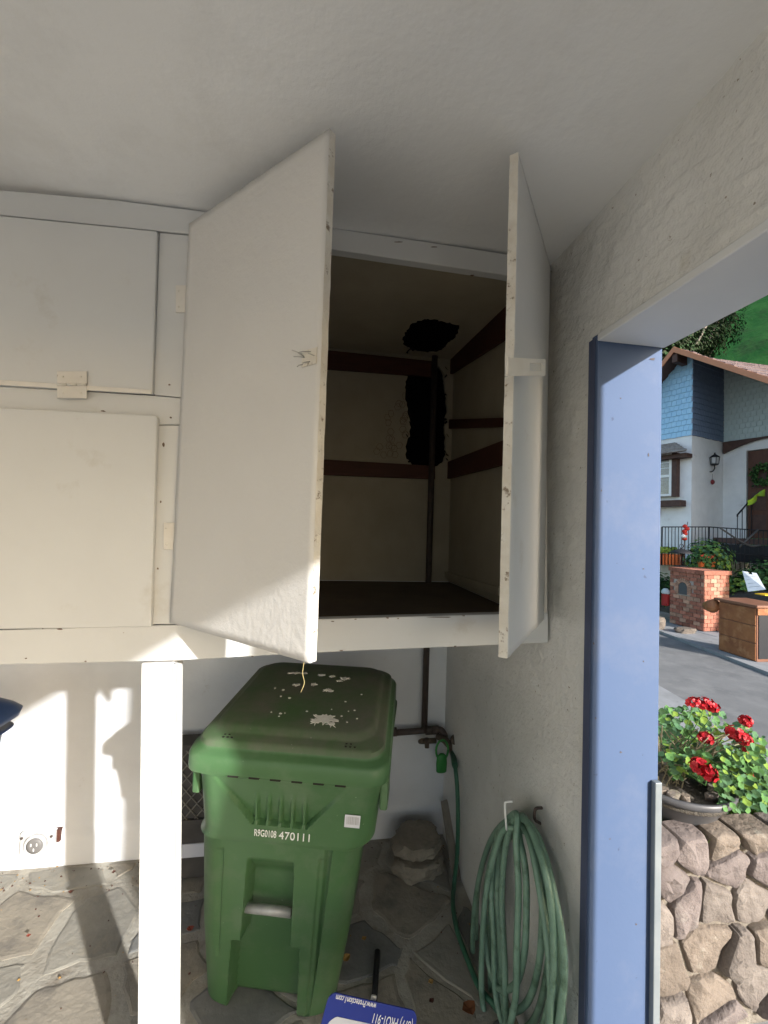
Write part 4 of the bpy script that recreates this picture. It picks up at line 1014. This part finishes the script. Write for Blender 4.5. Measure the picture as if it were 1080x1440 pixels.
# terracotta pots with flowers
mpot = mat('orange_pot', (.62, .14, .03), (.55, .12, .03), rough=.5)
topz = K0.z+hM+.006
for i, (px, nm) in enumerate([(986, 'left'), (1001, 'right')]):
    p = at(px, 797, z=topz)
    po = thing('flower_pot', (p.x, p.y, topz), nm+' one of two orange pots of red flowers on the brick pillar', 'flower pot', 'orange pots on the brick pillar')
    V, F = lathe_geo((p.x, p.y, topz), [(.055, 0), (.07, .10), (.08, .10), (.08, .125), (.07, .125), (.065, .11)], 20); build('pot', V, F, mpot, po, False)
    it = [(Vector((p.x, p.y, topz+.17))+Vector((random.gauss(0, .09), random.gauss(0, .08), random.gauss(.02, .06))), (random.uniform(-1, 1), -1, random.uniform(0, 1)), random.uniform(.02, .04), random.choice([0, 1])) for _ in range(110)]
    leafmesh('foliage', it, [G1, G4], po, 'stuff', 5)
    it = [(Vector((p.x, p.y, topz+.24))+Vector((random.gauss(0, .07), -.05+random.gauss(0, .04), random.gauss(.02, .03))), (0, -1, 0), random.uniform(.015, .026), 0) for _ in range(14)]
    leafmesh('blossoms', it, [mat('orange_red_petal', (.5, .05, .03), rough=.6)], po, 'stuff', 5)
# dark domed feeder behind, on two posts
fd = at(958, 797, z=topz); ff = thing('bird_feeder', (fd.x, fd.y, topz), 'black domed bird feeder on thin legs standing on the brick pillar', 'feeder')
V, F = lathe_geo((fd.x, fd.y, topz+.32), [(.24, 0), (.235, .02), (.18, .055), (.10, .085), (.03, .10), (.02, .13)], 24); build('dome', V, F, M['black'], ff, True)
for s in (-1, 1): tube('leg', [Vector((fd.x, fd.y, topz+.01))+eB*.09*s+eA*.05*s, Vector((fd.x, fd.y, topz+.33))+eB*.09*s+eA*.05*s], .012, M['black'], ff, 6)
tube('ring', [Vector((fd.x+.05*cos(a), fd.y, topz+.49+.05*sin(a))) for a in [i*pi/8 for i in range(17)]], .008, M['black'], ff, 6)
V, F = lathe_geo((fd.x, fd.y, topz), [(.14, 0), (.14, .025), (.12, .03)], 20); build('tray', V, F, M['black'], ff, False)

# dresser on the far kerb
mdr = mat('worn_brown_leatherette', (.30, .12, .045), (.20, .07, .028), rough=.55, scale=3.5, bump=.4, bscale=20, dirt=(.38, .18, .08), dscale=6, dlo=.5, dhi=.7); mdt = mat('brown_top', (.22, .10, .06), (.16, .07, .04), rough=.5, scale=5)
D0 = at(1064, 931, z=ZS+.046); dA = Vector((sin(radians(2)), cos(radians(2)), 0)); dB = Vector((dA.y, -dA.x, 0))
wD = width_to(1012, D0, dA); hD = at(1068, 853, pl=(D0, -dB)).z-D0.z
dr = thing('discarded_dresser', D0, 'discarded brown dresser standing on the far edge of the road', 'dresser')
obox('carcass', D0, dA*wD, dB*.55, (0, 0, hD-.03), mdt, dr, .008)
for k in range(3):
    h0 = (hD-.05)/3; obox('side_panel', D0+dA*.01-dB*.016+Vector((0, 0, .012+k*h0)), dA*(wD-.02), dB*.018, (0, 0, h0-.012), mdr, dr, .008)
obox('top_board', D0-dA*.05-dB*.05+Vector((0, 0, hD-.03)), dA*(wD+.12), dB*.68, (0, 0, .045), mdt, dr, .01)
obox('dark_front', D0+dB*.03-dA*.012+Vector((0, 0, .05)), dB*.50, dA*.014, (0, 0, hD-.20), M['black'], dr, .004)  # black sheet paints shade onto the dresser's right face
obox('front_rail', D0+dB*.0-dA*.02+Vector((0, 0, hD-.15)), dB*.55, dA*.018, (0, 0, .11), mdr, dr, .004)
rp0 = D0+dA*(wD+.02)+Vector((0, 0, hD-.16))
V = []; F = []
tube('rolled_end', [rp0-dB*.06+dA*.0+Vector((0, 0, .05)), rp0-dB*.03+dA*.10+Vector((0, 0, .0)), rp0-dB*.0+dA*.24+Vector((0, 0, -.02))], [.10, .12, .08], mdr, dr, 14)
# board with writing rests on top, and yellow book
sb = thing('paper_board', at(1062, 832, z=D0.z+hD+.015), 'white notice sheet propped up on the brown dresser', 'notice')
a0, a1, a2, a3 = at(1052, 832, d=6.75), at(1077, 829, d=6.6), at(1064, 806, d=6.95), at(1044, 803, d=7.1)
cutp = [a0, a1, a2, a2.lerp(a3, .35), a2.lerp(a3, .35)+(a1-a2)*.14, a2.lerp(a3, .6)+(a1-a2)*.14, a2.lerp(a3, .6), a3]
slab('sheet', cutp, (.01, .012, 0), mat('white_card', (.62, .64, .66), rough=.6), sb, .001)
mb = MB(); nrm_ = (a1-a0).cross(a3-a0).normalized()
if nrm_.dot(EYE-a0) < 0: nrm_ = -nrm_
for k in range(4):
    u0 = a0.lerp(a3, .2+.18*k).lerp(a1.lerp(a2, .2+.18*k), .15)+nrm_*.004; u1 = a0.lerp(a3, .2+.18*k).lerp(a1.lerp(a2, .2+.18*k), .8)+nrm_*.004; mb.add(*tube_geo([u0, u1], .005, 4))
mb.out('faint_line', mat('pale_grey_ink', (.40, .42, .45), rough=.7), sb)
yb = at(1076, 838, z=D0.z+hD+.03); slab('yellow_folder', [yb, yb+dB*.30, yb+dB*.30+dA*.22, yb+dA*.2], (0, 0, .02), mat('yellow_card', (.65, .40, .02), rough=.5), None, .002, origin=yb)
tag(bpy.data.objects['yellow_folder'], 'yellow folder lying on the brown dresser top', 'folder')
# red and white jar left of the pillar
jp = at(936, 838, d=9.9); jz = thing('red_canister', (jp.x, jp.y, jp.z-.22), 'red canister with a pale lid in the shrubs left of the brick pillar', 'canister')
V, F = lathe_geo((jp.x, jp.y, jp.z-.22), [(.08, 0), (.085, .02), (.085, .26), (.07, .27)], 18); build('can', V, F, mat('red_enamel', (.30, .02, .02), rough=.4), jz)
V, F = lathe_geo((jp.x, jp.y, jp.z+.05), [(.075, 0), (.09, .02), (.09, .06), (.05, .12), (.02, .13)], 18); build('lid', V, F, mat('pale_enamel', (.5, .55, .55), rough=.4), jz)
# shrubs
def shrub(name, c, r, n, ms, label, cat='shrub', size=.045, squash=1, grp=None, lob=5):
    o = thing(name, (c[0], c[1], c[2]-r*squash), label, cat, grp); q = random.Random(int(c[0]*100)); it = []
    for i in range(n):
        v = Vector((q.gauss(0, 1), q.gauss(0, 1), q.gauss(0, 1))).normalized()*r*q.random()**.4; v.z *= squash
        v *= 1+.35*mn.noise(v*3/r+Vector((c[0], 0, 0)))
        it.append((Vector(c)+v, v+Vector((0, -.2*r, .5*r)), size*q.uniform(.6, 1.3), q.randrange(len(ms))))
    leafmesh('foliage', it, ms, o, 'stuff', lob)
    mb = MB()
    for i in range(5):
        e = Vector(c)+Vector((q.gauss(0, r*.5), q.gauss(0, r*.5), q.uniform(0, r*.6)*squash)); b0 = Vector((c[0], c[1], c[2]-r*squash-.05))
        mb.add(*tube_geo([b0, b0.lerp(e, .5)+Vector((.02, 0, .02)), e], [.012, .008, .004], 5))
    mb.out('branch', M['brownwood'], o, True); return o
shrub('shrub', tuple(at(926, 828, d=10.6)), .42, 1200, [G4, G1, G4], 'dark shrub left of the brick pillar')
shrub('shrub', tuple(at(996, 786, d=10.6)), .50, 1500, [G1, G2, G3], 'bushy green plant behind the orange pots')
shrub('shrub', tuple(at(1042, 828, d=10.4)), .5, 1300, [G1, G4, G3], 'low green shrub between brick pillar and dresser')
shrub('shrub', tuple(at(1078, 815, d=10.2)), .5, 1200, [G4, G1], 'dark green shrub behind the white notice')
# planter trough and red flowers behind the railing
tp = at(938, 786, d=11.0); tr0 = thing('planter_trough', (tp.x, tp.y, tp.z-.15), 'orange terracotta trough of bright green leaves by the railing', 'planter')
obox('trough', Vector((tp.x-.35, tp.y+.1, tp.z-.15)), Vector((.62, -.3, 0)), Vector((.12, .25, 0)), (0, 0, .28), mpot, tr0, .01)
leafmesh('foliage', [(tp+Vector((random.uniform(-.3, .3), random.uniform(-.1, .1), .16+random.uniform(0, .14))), (-.3, -1, 1), .04, 0) for _ in range(160)], [G3], tr0, 'stuff', 5)
rf = at(964, 750, d=10.1); rfo = thing('red_flower_spray', (rf.x, rf.y, rf.z-.9), 'tall thin plant with a red and white bloom rising before the railing', 'plant')
tube('stem', crom([rf+Vector((.02, 0, -.9)), rf+Vector((-.04, 0, -.4)), rf+Vector((0, 0, 0)), rf+Vector((.06, 0, .28))], 5), .008, M['brownwood'], rfo, 6)
for k in range(6):
    c = rf+Vector((random.uniform(-.06, .06), random.uniform(-.05, .05), -.13+.06*k)); V, F = lathe_geo(c, [(.01, -.05), (.055, -.02), (.05, .02), (.01, .05)], 9); build('bloom', V, F, [mat('scarlet', (.5, .03, .02), rough=.5), M['white']][k == 1], rfo, True)

# ------------------------------------------------------------------ house across the lane
HO = at(973, 612, d=11.6)
e1 = Vector((sin(radians(162)), cos(radians(162)), 0)); e2 = Vector((sin(radians(72)), cos(radians(72)), 0)); UZ = Vector((0, 0, 1))
HX = Vector((HO.x, HO.y, 0))
def H_(a, b, z): return HX+e1*a+e2*b+UZ*z
def hx(px, py, b=0):                                           # picture point on the plane at depth b of the house frame
    p = at(px, py, pl=(HX+e2*b, e2)); v = p-HX; return v.dot(e1), p.z
def h1(px, py, a=0):
    p = at(px, py, pl=(HX+e1*a, e1)); v = p-HX; return v.dot(e2), p.z
ZSH = HO.z                                                      # bottom edge of the shingles
bR = h1(1017, 617)[0]                                           # depth of the recess
house = thing('house', H_(0, 0, .4), 'blue shingled and white stucco house across the lane under a brown gable roof', 'house')
mst = mat('white_stucco', (.82, .82, .81), (.74, .74, .73), rough=.85, scale=3, bump=.5, bscale=30, bdist=.01, dirt=(.45, .40, .34), dscale=2.5, dlo=.62, dhi=.85)
mshb = mat('blue_shingle', (.32, .56, .76), (.38, .62, .80), rough=.7, scale=9, bump=.3, bscale=40, obj_rand=.06)  # lightened to paint in the sun that misses this face
mshd = mat('slate_blue_shingle', (.15, .20, .29), (.18, .235, .33), rough=.7, scale=9, bump=.3, bscale=40)  # darker copy of the blue, shade of the return wall in its colour
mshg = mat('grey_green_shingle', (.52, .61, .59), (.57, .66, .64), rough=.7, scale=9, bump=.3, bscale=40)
mbrn = mat('brown_trim', (.07, .038, .03), (.10, .055, .042), rough=.6, scale=8)
msal = mat('salmon_fascia', (.50, .22, .12), (.45, .2, .11), rough=.6, scale=6)
mroof = mat('roof_shake', (.15, .11, .105), (.22, .165, .16), rough=.9, scale=5, bump=.4, bscale=30)
ZT0 = 6.2
apx, apz = hx(948, 489, -.55)                                   # gable apex
rx_, rz_ = hx(1080, 532, -.55); mrt = (apz-rz_)/(rx_-apx)        # slopes
lx_, lz_ = hx(922, 522, -.55); mlf = (apz-lz_)/(apx-lx_)
def roofz(a): return apz-(a-apx)*mrt if a > apx else apz-(apx-a)*mlf
aL, aR = apx-3.2, 6.5
def top(a): return roofz(a)-.12
wallA = [H_(aL, 0, .4), H_(0, 0, .4), H_(0, 0, top(0)), H_(apx, 0, top(apx)), H_(aL, 0, top(aL))]
slab('front_wall', wallA, e2*.2, mst, house, 0)
slab('return_wall', [H_(-.001, .001, .4), H_(-.001, bR+.2, .4), H_(-.001, bR+.2, top(0)-.01), H_(-.001, .001, top(0)-.01)], e1*-.2, mst, house, 0)
zArch = hx(1045, 612, bR)[1]
dl, dzt = hx(1050, 634, bR); 
slab('porch_wall', [H_(0, bR, .4), H_(dl, bR, .4), H_(dl, bR, dzt), H_(dl+.95, bR, dzt), H_(dl+.95, bR, .4), H_(aR, bR, .4), H_(aR, bR, top(aR)), H_(0, bR, top(0))], e2*.2, mst, house, 0)
# shingle courses (real rows of tabs, joined)
def shingles(name, f, a0, a1, z0, ztop, m, outv, sw=.13, sh=.155, ragged_=.0):
    mb = MB(); r = 0; z = z0; q = random.Random(3)
    while True:
        any_ = False; a = a0-(sw/2 if r % 2 else 0)
        while a < a1:
            p0_, p1_ = max(a, a0)+.003, min(a+sw, a1)-.003; a += sw
            if p1_-p0_ < .02: continue
            t0, t1 = max(z+.001, min(z+sh*1.1, ztop(p0_))), max(z+.001, min(z+sh*1.1, ztop(p1_)))
            if max(ztop(p0_), ztop(p1_))-z < .01: continue
            any_ = True; dz = q.uniform(-.008, .008)
            A, B, C, D = f(p0_, z+dz), f(p1_, z+dz), f(p1_, t1), f(p0_, t0)
            mb.add([A+outv*.032, B+outv*.032, C+outv*.008, D+outv*.008, A, B], [[0, 1, 2, 3], [0, 4, 5, 1], [0, 3, 4], [1, 5, 2]])
        z += sh; r += 1
        if not any_ or r > 40: break
    o = mb.out(name, m, house); o['kind'] = 'stuff'; return o
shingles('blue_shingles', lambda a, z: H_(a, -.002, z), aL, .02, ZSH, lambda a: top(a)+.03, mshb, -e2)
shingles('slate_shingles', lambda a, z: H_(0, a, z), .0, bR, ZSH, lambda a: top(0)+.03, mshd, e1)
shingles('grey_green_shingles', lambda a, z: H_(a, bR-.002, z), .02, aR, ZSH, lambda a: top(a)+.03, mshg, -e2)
# roof slabs
def shakes(P_, nc=42):
    mb = MB(); L_ = (P_[1]-P_[0]).length; nrow = int(L_/.28); q = random.Random(12); nv_ = (P_[1]-P_[0]).cross(P_[3]-P_[0]).normalized()
    if nv_.z < 0: nv_ = -nv_
    for r in range(nrow):
        for c in range(nc):
            u0 = r/nrow; u1 = min(1, (r+1.25)/nrow); v0 = c/nc+(.5/nc if r % 2 else 0); v1 = v0+.9/nc
            g = lambda u, v: P_[0].lerp(P_[1], 1-u).lerp(P_[3].lerp(P_[2], 1-u), v)
            hgt = .045+q.random()*.015
            A_, B_, C_, D_ = g(u0, v0), g(u0, v1), g(u1, v1), g(u1, v0)
            mb.add([A_+nv_*hgt, B_+nv_*hgt, C_+nv_*.01, D_+nv_*.01, A_+nv_*.002, B_+nv_*.002], [[0, 1, 2, 3], [0, 4, 5, 1], [0, 3, 4], [1, 5, 2]])
    o = mb.out('roof_shakes', mroof, house); o['kind'] = 'stuff'
for side, (A, B) in (('r', (apx, aR+.6)), ('l', (apx, aL-.5))):
    za, zb3 = roofz(A), (roofz(B))
    P_ = [H_(A, -.55, za), H_(B, -.55, zb3), H_(B, 8, zb3), H_(A, 8, za)]
    slab('roof_slope', [p+UZ*-.09 for p in P_], UZ*.09, mbrn, house, 0)
    sgn = 1 if side == 'r' else -1
    slab('fascia', [H_(A, -.58, za-.13), H_(B, -.58, zb3-.13), H_(B, -.58, zb3+.03), H_(A, -.58, za+.03)], e2*.028, msal, house, .004)
    shakes(P_)
Pm = [H_(apx+.15, .5, roofz(apx+.15)+.02), H_(aR+.6, .5, roofz(aR+.6)+.02), H_(aR+.6, 4.5, roofz(aR+.6)+1.25), H_(apx+.9, 4.5, roofz(apx+.9)+.75)]
slab('roof_slope', [p+UZ*-.09 for p in Pm], UZ*.09, mbrn, house, 0)
shakes([Pm[3], Pm[2], Pm[1], Pm[0]])
for b in (-.3,):
    obox('ridge_beam', H_(apx-.07, -.53, apz-.40), e1*.14, e2*.5, UZ*.24, mbrn, house, .01)
# arched porch beam
ab = []; A0_, A1_ = hx(1017, 617, bR-.5)[0], hx(1100, 600, bR-.5)[0]
zb0 = hx(1019, 632, bR-.12)[1]
bm_pts = [H_(0.02, bR-.12, ZSH-.01)]
aa0 = .04; aa1 = dl+1.5
arcp = [H_(aa0, bR-.12, ZSH-.36)]
for i in range(13):
    u = i/12; arcp.append(H_(.22+u*(aa1-.3), bR-.12, ZSH-.36+.30*sin(pi*(.08+.84*u))))
slab('porch_beam', [H_(aa0, bR-.12, ZSH-.02)]+arcp+[H_(aa1, bR-.12, ZSH-.36), H_(aa1, bR-.12, ZSH-.02)], e2*.09, mbrn, house, .004)
# door
zfl = hx(1060, 757, bR)[1]
dor = slab('front_door', [H_(dl+.02, bR+.03, zfl), H_(dl+.93, bR+.03, zfl), H_(dl+.93, bR+.03, dzt-.02), H_(dl+.02, bR+.03, dzt-.02)], e2*.05, mat('dark_wood_door', (.085, .035, .02), (.12, .05, .03), rough=.5, scale=5, stretch=(4, 4, 1)), house, .005)
for k in range(3):
    for s in range(2): obox('door_panel', H_(dl+.10+s*.42, bR+.018, zfl+.15+k*.62), e1*.33, e2*.014, UZ*.5, mbrn, dor, .01)
wr = at(1073, 668, pl=(H_(0, bR-.05, 0), e2)); wt = thing('door_wreath', wr, 'green wreath hanging on the dark front door', 'wreath')
it = []
for i in range(420):
    a = random.uniform(0, 2*pi); r_ = .20+random.gauss(0, .045); it.append((wr+e1*r_*cos(a)+UZ*r_*sin(a)*1.2-e2*random.uniform(0, .09), (random.uniform(-1, 1), -1, random.uniform(-.5, 1)), .035, random.choice([0, 1])))
leafmesh('foliage', it, [G4, G1], wt, 'stuff', 5)
for side in (0, 1):
    obox('door_frame', H_(dl-.08+side*1.03, bR-.02, zfl), e1*.08, e2*.05, UZ*(dzt-zfl), M['white'], house, .004)
slab('arched_lintel', [H_(dl-.02, bR-.025, dzt)]+[H_(dl+.47-.49*cos(a), bR-.025, dzt+.02+.22*sin(a)) for a in [i*pi/10 for i in range(11)]]+[H_(dl+.96, bR-.025, dzt)], e2*.02, M['white'], house, 0)
# bay window on the front wall with shingled awning
wl, wzb = hx(900, 700, -.0); wrr, wzt = hx(949, 640, -.0); 
win = obox('window', H_(wl, -.12, wzb+.02), e1*(wrr-wl), e2*.12, UZ*(wzt-wzb-.02), mat('window_reveal', (.35, .22, .10), (.48, .34, .18), rough=.7, scale=5, stretch=(1, 1, 6)), house, 0)
def wbar(a0, a1, z0, z1, m=M['white'], b=-.155, th=.035, nm='frame'): return obox(nm, H_(a0, b, z0), e1*(a1-a0), e2*th, UZ*(z1-z0), m, win, .003)
wbar(wrr-.07, wrr, wzb, wzt); wbar(wl, wrr-.07, wzb, wzb+.06); wbar(wl, wrr-.07, wzt-.06, wzt); zm = wzb+(wzt-wzb)*.46
wbar(wl, wrr-.07, zm, zm+.07); mid = wrr-.07-(wrr-wl)*.42; wbar(mid, mid+.035, zm+.07, wzt-.06, nm='glazing_bar')
for f_ in (.36, .68): wbar(wl, wrr-.07, zm+.07+(wzt-zm-.13)*f_, zm+.09+(wzt-zm-.13)*f_, nm='glazing_bar', b=-.150)
gl = bpy.data.materials.new('window_glass'); gl.use_nodes = True; gb = gl.node_tree.nodes['Principled BSDF']; gb.inputs['Transmission Weight'].default_value = .9; gb.inputs['Roughness'].default_value = .03; gb.inputs['Base Color'].default_value = (.9, .95, 1, 1)
obox('pane', H_(wl, -.135, wzb+.05), e1*(wrr-wl-.07), e2*.005, UZ*(wzt-wzb-.1), gl, win, 0)
obox('window_post', H_(wrr+.0, -.16, wzb-.02), e1*.14, e2*.159, UZ*(wzt-wzb+.06), mbrn, house, .006)
sa, sz0 = hx(962, 712, -.1); obox('window_sill', H_(wl-.2, -.30, sz0), e1*(sa-wl+.2), e2*.299, UZ*.17, mbrn, house, .008)
aw, awz = hx(970, 634, -.35); at_, atz = hx(922, 618, -.0)
obox('awning_beam', H_(wl-.2, -.32, awz-.14), e1*(aw-wl+.1), e2*.3, UZ*.11, mbrn, house, .006)
mb = MB(); q = random.Random(31); rowsA = 5
for r in range(rowsA):
    for c in range(16):
        u = r/rowsA; u1 = (r+1.25)/rowsA; wd = (aw-wl+.35)/16; a0_ = wl-.3+c*wd+(wd/2 if r % 2 else 0)
        def g(a, uu): 
            hip = (aw-.0)-uu*.55; return H_(min(a, hip), -.48+uu*.46, awz+uu*.34)
        A_, B_, C_, D_ = g(a0_, u), g(a0_+wd*.94, u), g(a0_+wd*.94, u1), g(a0_, u1)
        if (A_-B_).length < .03: continue
        hh = .03+.015*q.random(); mb.add([A_+UZ*hh, B_+UZ*hh, C_+UZ*.01, D_+UZ*.01, A_, B_], [[0, 1, 2, 3], [0, 4, 5, 1], [0, 3, 4], [1, 5, 2]])
o = mb.out('awning_shakes', mat('grey_shake', (.22, .19, .17), (.30, .27, .25), rough=.9, scale=8), house); o['kind'] = 'stuff'
slab('awning_deck', [H_(wl-.3, -.47, awz-.02), H_(aw-.02, -.47, awz-.02), H_(aw-.56, -.003, awz+.32), H_(wl-.3, -.003, awz+.32)], UZ*.015, mbrn, house, 0)
# lantern on the return wall
lnb, lnz = h1(1005, 648, .12); lp_ = H_(.12, lnb, lnz)
lan = thing('wall_lantern', lp_, 'black wall lantern beside the front porch', 'lantern')
V, F = lathe_geo(lp_+UZ*-.10, [(.03, 0), (.09, .02), (.11, .19), (.02, .192)], 6); build('glass', V, F, mat('frosted_glass', (.5, .5, .48), rough=.3), lan)
V, F = lathe_geo(lp_+UZ*.09, [(.13, 0), (.11, .03), (.05, .08), (.02, .10), (.02, .14)], 6); build('cap', V, F, M['black'], lan)
V, F = lathe_geo(lp_+UZ*-.14, [(.02, 0), (.09, .02), (.09, .045)], 6); build('base', V, F, M['black'], lan)
for k in range(6):
    a = k*pi/3; tube('rib', [lp_+Vector((.092*cos(a), .092*sin(a), -.10)), lp_+Vector((.113*cos(a), .113*sin(a), .09))], .008, M['black'], lan, 5)
tube('bracket', crom([H_(.0, lnb, lnz-.30), H_(.06, lnb, lnz-.30), H_(.12, lnb, lnz-.22), H_(.12, lnb, lnz-.13)], 4), .016, M['black'], lan, 6)
ro, rzz = h1(1002, 678, .03); rp_ = H_(.03, ro, rzz); orn = thing('red_wall_ornament', rp_, 'small red ornament hanging on the wall below the lantern', 'ornament')
V, F = lathe_geo(rp_+UZ*-.07, [(.01, 0), (.05, .04), (.055, .09), (.02, .14)], 10); build('bead', V, F, mat('dull_red', (.22, .03, .03), rough=.5), orn, True)
tube('cord', [rp_+UZ*.06, rp_+UZ*.24], .006, M['bar'], orn, 5)
# porch deck, dark stairs and railing
zd = hx(1060, 757, bR)[1]
porch = thing('porch_stairs', H_(dl, bR-.8, zd-.4), 'dark wooden porch landing and stairs with crossed brace rails', 'stairs')
obox('landing', H_(.35, .35, zd-.16), e1*3.2, e2*(bR-.36), UZ*.15, mbrn, porch, .01)
obox('skirt', H_(.55, .33, zd-.62), e1*3.0, e2*.04, UZ*.45, M['black'], porch, .01)
for k in range(4): obox('step', H_(.1-k*.28+.22, .36, zd-.16-.19*(k+1)), e1*.30, e2*1.0, UZ*.05, mbrn, porch, .006)
slab('stringer', [H_(.45, .32, zd-.05), H_(.45, .32, zd-.40), H_(-.75, .32, zd-1.15), H_(-.75, .32, zd-.85)], e2*.05, M['black'], porch, .004)
pb0 = [(1012, 742), (1050, 766), (1070, 767)]
tube('brace_rail', crom([at(x, y, d=10.3) for x, y in pb0], 4), .022, mat('grey_rail', (.10, .095, .09), rough=.5), porch, 8)
tube('brace_rail', [at(1066, 745, d=10.35), at(1040, 769, d=10.35)], .020, mat('grey_rail2', (.10, .095, .09), rough=.5), porch, 8)
hr = thing('handrail', at(1040, 740, d=9.6), 'black iron handrail climbing towards the front door', 'railing')
ha, hb = at(1037, 724, d=11.2), at(1058, 700, d=11.7)
tube('rail', [ha+UZ*-.05, ha, hb, hb+(hb-ha)*1.2], .02, M['black'], hr, 8)
for k in range(7):
    p = ha.lerp(hb, k/3.2); tube('baluster', [p, Vector((p.x, p.y, zd-.2))], .011, M['black'], hr, 6)
gv = thing('safety_vest', at(1064, 700, d=9.9), 'bright yellow green cloth draped over the handrail', 'cloth')
g0 = at(1052, 708, d=11.3); g1 = at(1077, 690, d=11.5); mb = MB(); V = []; F = []
for i in range(13):
    for j in range(7):
        u, v = i/12, j/6; p = g0.lerp(g1, u)+UZ*(-.13*v-.05*sin(u*9)*v+.08-.0*u)+Vector((.03*sin(u*14+v*3), .03*cos(u*11), 0)); V.append(p)
for i in range(12):
    for j in range(6): F.append([i*7+j, i*7+j+1, (i+1)*7+j+1, (i+1)*7+j])
o = build('draped_cloth', V, F, mat('lime_cloth', (.60, .72, .03), (.25, .55, .08), rough=.8, scale=5), gv, True); sd_ = o.modifiers.new('s', 'SOLIDIFY'); sd_.thickness = .012
# front iron fence
fen = thing('iron_fence', at(965, 790, d=9.0), 'black iron picket fence along the yard of the house', 'fence')
f0, f1, f2 = at(931, 741, d=11.0), at(997, 741, d=10.7), at(1100, 748, d=10.2)
for (A, B, nn_) in ((f0, f1, 14), (f1, f2, 16)):
    tube('top_rail', [A, B], .014, M['black'], fen, 6); tube('lower_rail', [A-UZ*.62, B-UZ*.62], .012, M['black'], fen, 6)
    for k in range(nn_+1):
        p = A.lerp(B, k/nn_); big = k in (0, nn_); tube('picket', [p, p-UZ*1.0], .02 if big else .009, M['black'], fen, 5)
obj_l = obox('low_garden_wall', H_(aL, -.9, .2), e1*(abs(aL)+.2), e2*.25, UZ*(hx(950, 775, -.9)[1]-.2), mat('cream_block', (.50, .45, .36), (.4, .36, .28), rough=.9, scale=6), None, .01, origin=H_(-1, -.8, .2))
tag(obj_l, 'low cream garden wall behind the iron fence', 'wall')
obox('vent_box', H_(hx(918, 0, -.05)[0] if False else hx(924, 718, -.02)[0]-.15, -.06, hx(924, 725, 0)[1]), e1*.24, e2*.05, UZ*.2, M['black'], house, .01)
# trees and brush on the hill edge behind the roof
for i, (px, py, d, r) in enumerate([(935, 484, 24, 2.2), (965, 476, 27, 2.2), (990, 458, 30, 2.2), (905, 500, 22, 2.2)]):
    c = at(px, py, d=d)
    o = thing('hill_tree', (c.x, c.y, c.z-r-1), ['olive brown brushy tree just above the roof peak', 'brushy tree right of the roof peak', 'brushy olive tree highest along the garage beam', 'brushy tree left of the roof peak'][i], 'tree', 'brushy trees on the hillside')
    q = random.Random(i+70); it = []
    for k in range(5200):
        v = Vector((q.gauss(0, 1), q.gauss(0, 1), q.gauss(0, 1))).normalized()*r*q.random()**.35; v *= 1+.5*mn.noise(v*1.2+Vector((i*5, 0, 0)))
        it.append((c+v, v+Vector((0, 0, r*.5)), q.uniform(.05, .10), q.randrange(3)))
    leafmesh('crown', it, [lf('brush_%d' % i, (.035, .045, .02), (.05, .06, .03)), lf('brushb_%d' % i, (.02, .04, .012), (.04, .06, .02)), G4], o, 'stuff', 5)
    mb = MB()
    for k in range(6):
        e = c+Vector((q.gauss(0, r*.5), q.gauss(0, r*.4), q.uniform(0, r))); b0 = Vector((c.x, c.y, c.z-r-1)); mb.add(*tube_geo([b0, b0.lerp(e, .5)+Vector((.2, 0, .3)), e], [.16, .09, .03], 6))
    mb.out('trunk', mat('pale_bark_%d' % i, (.22, .19, .15), rough=.9), o, True)
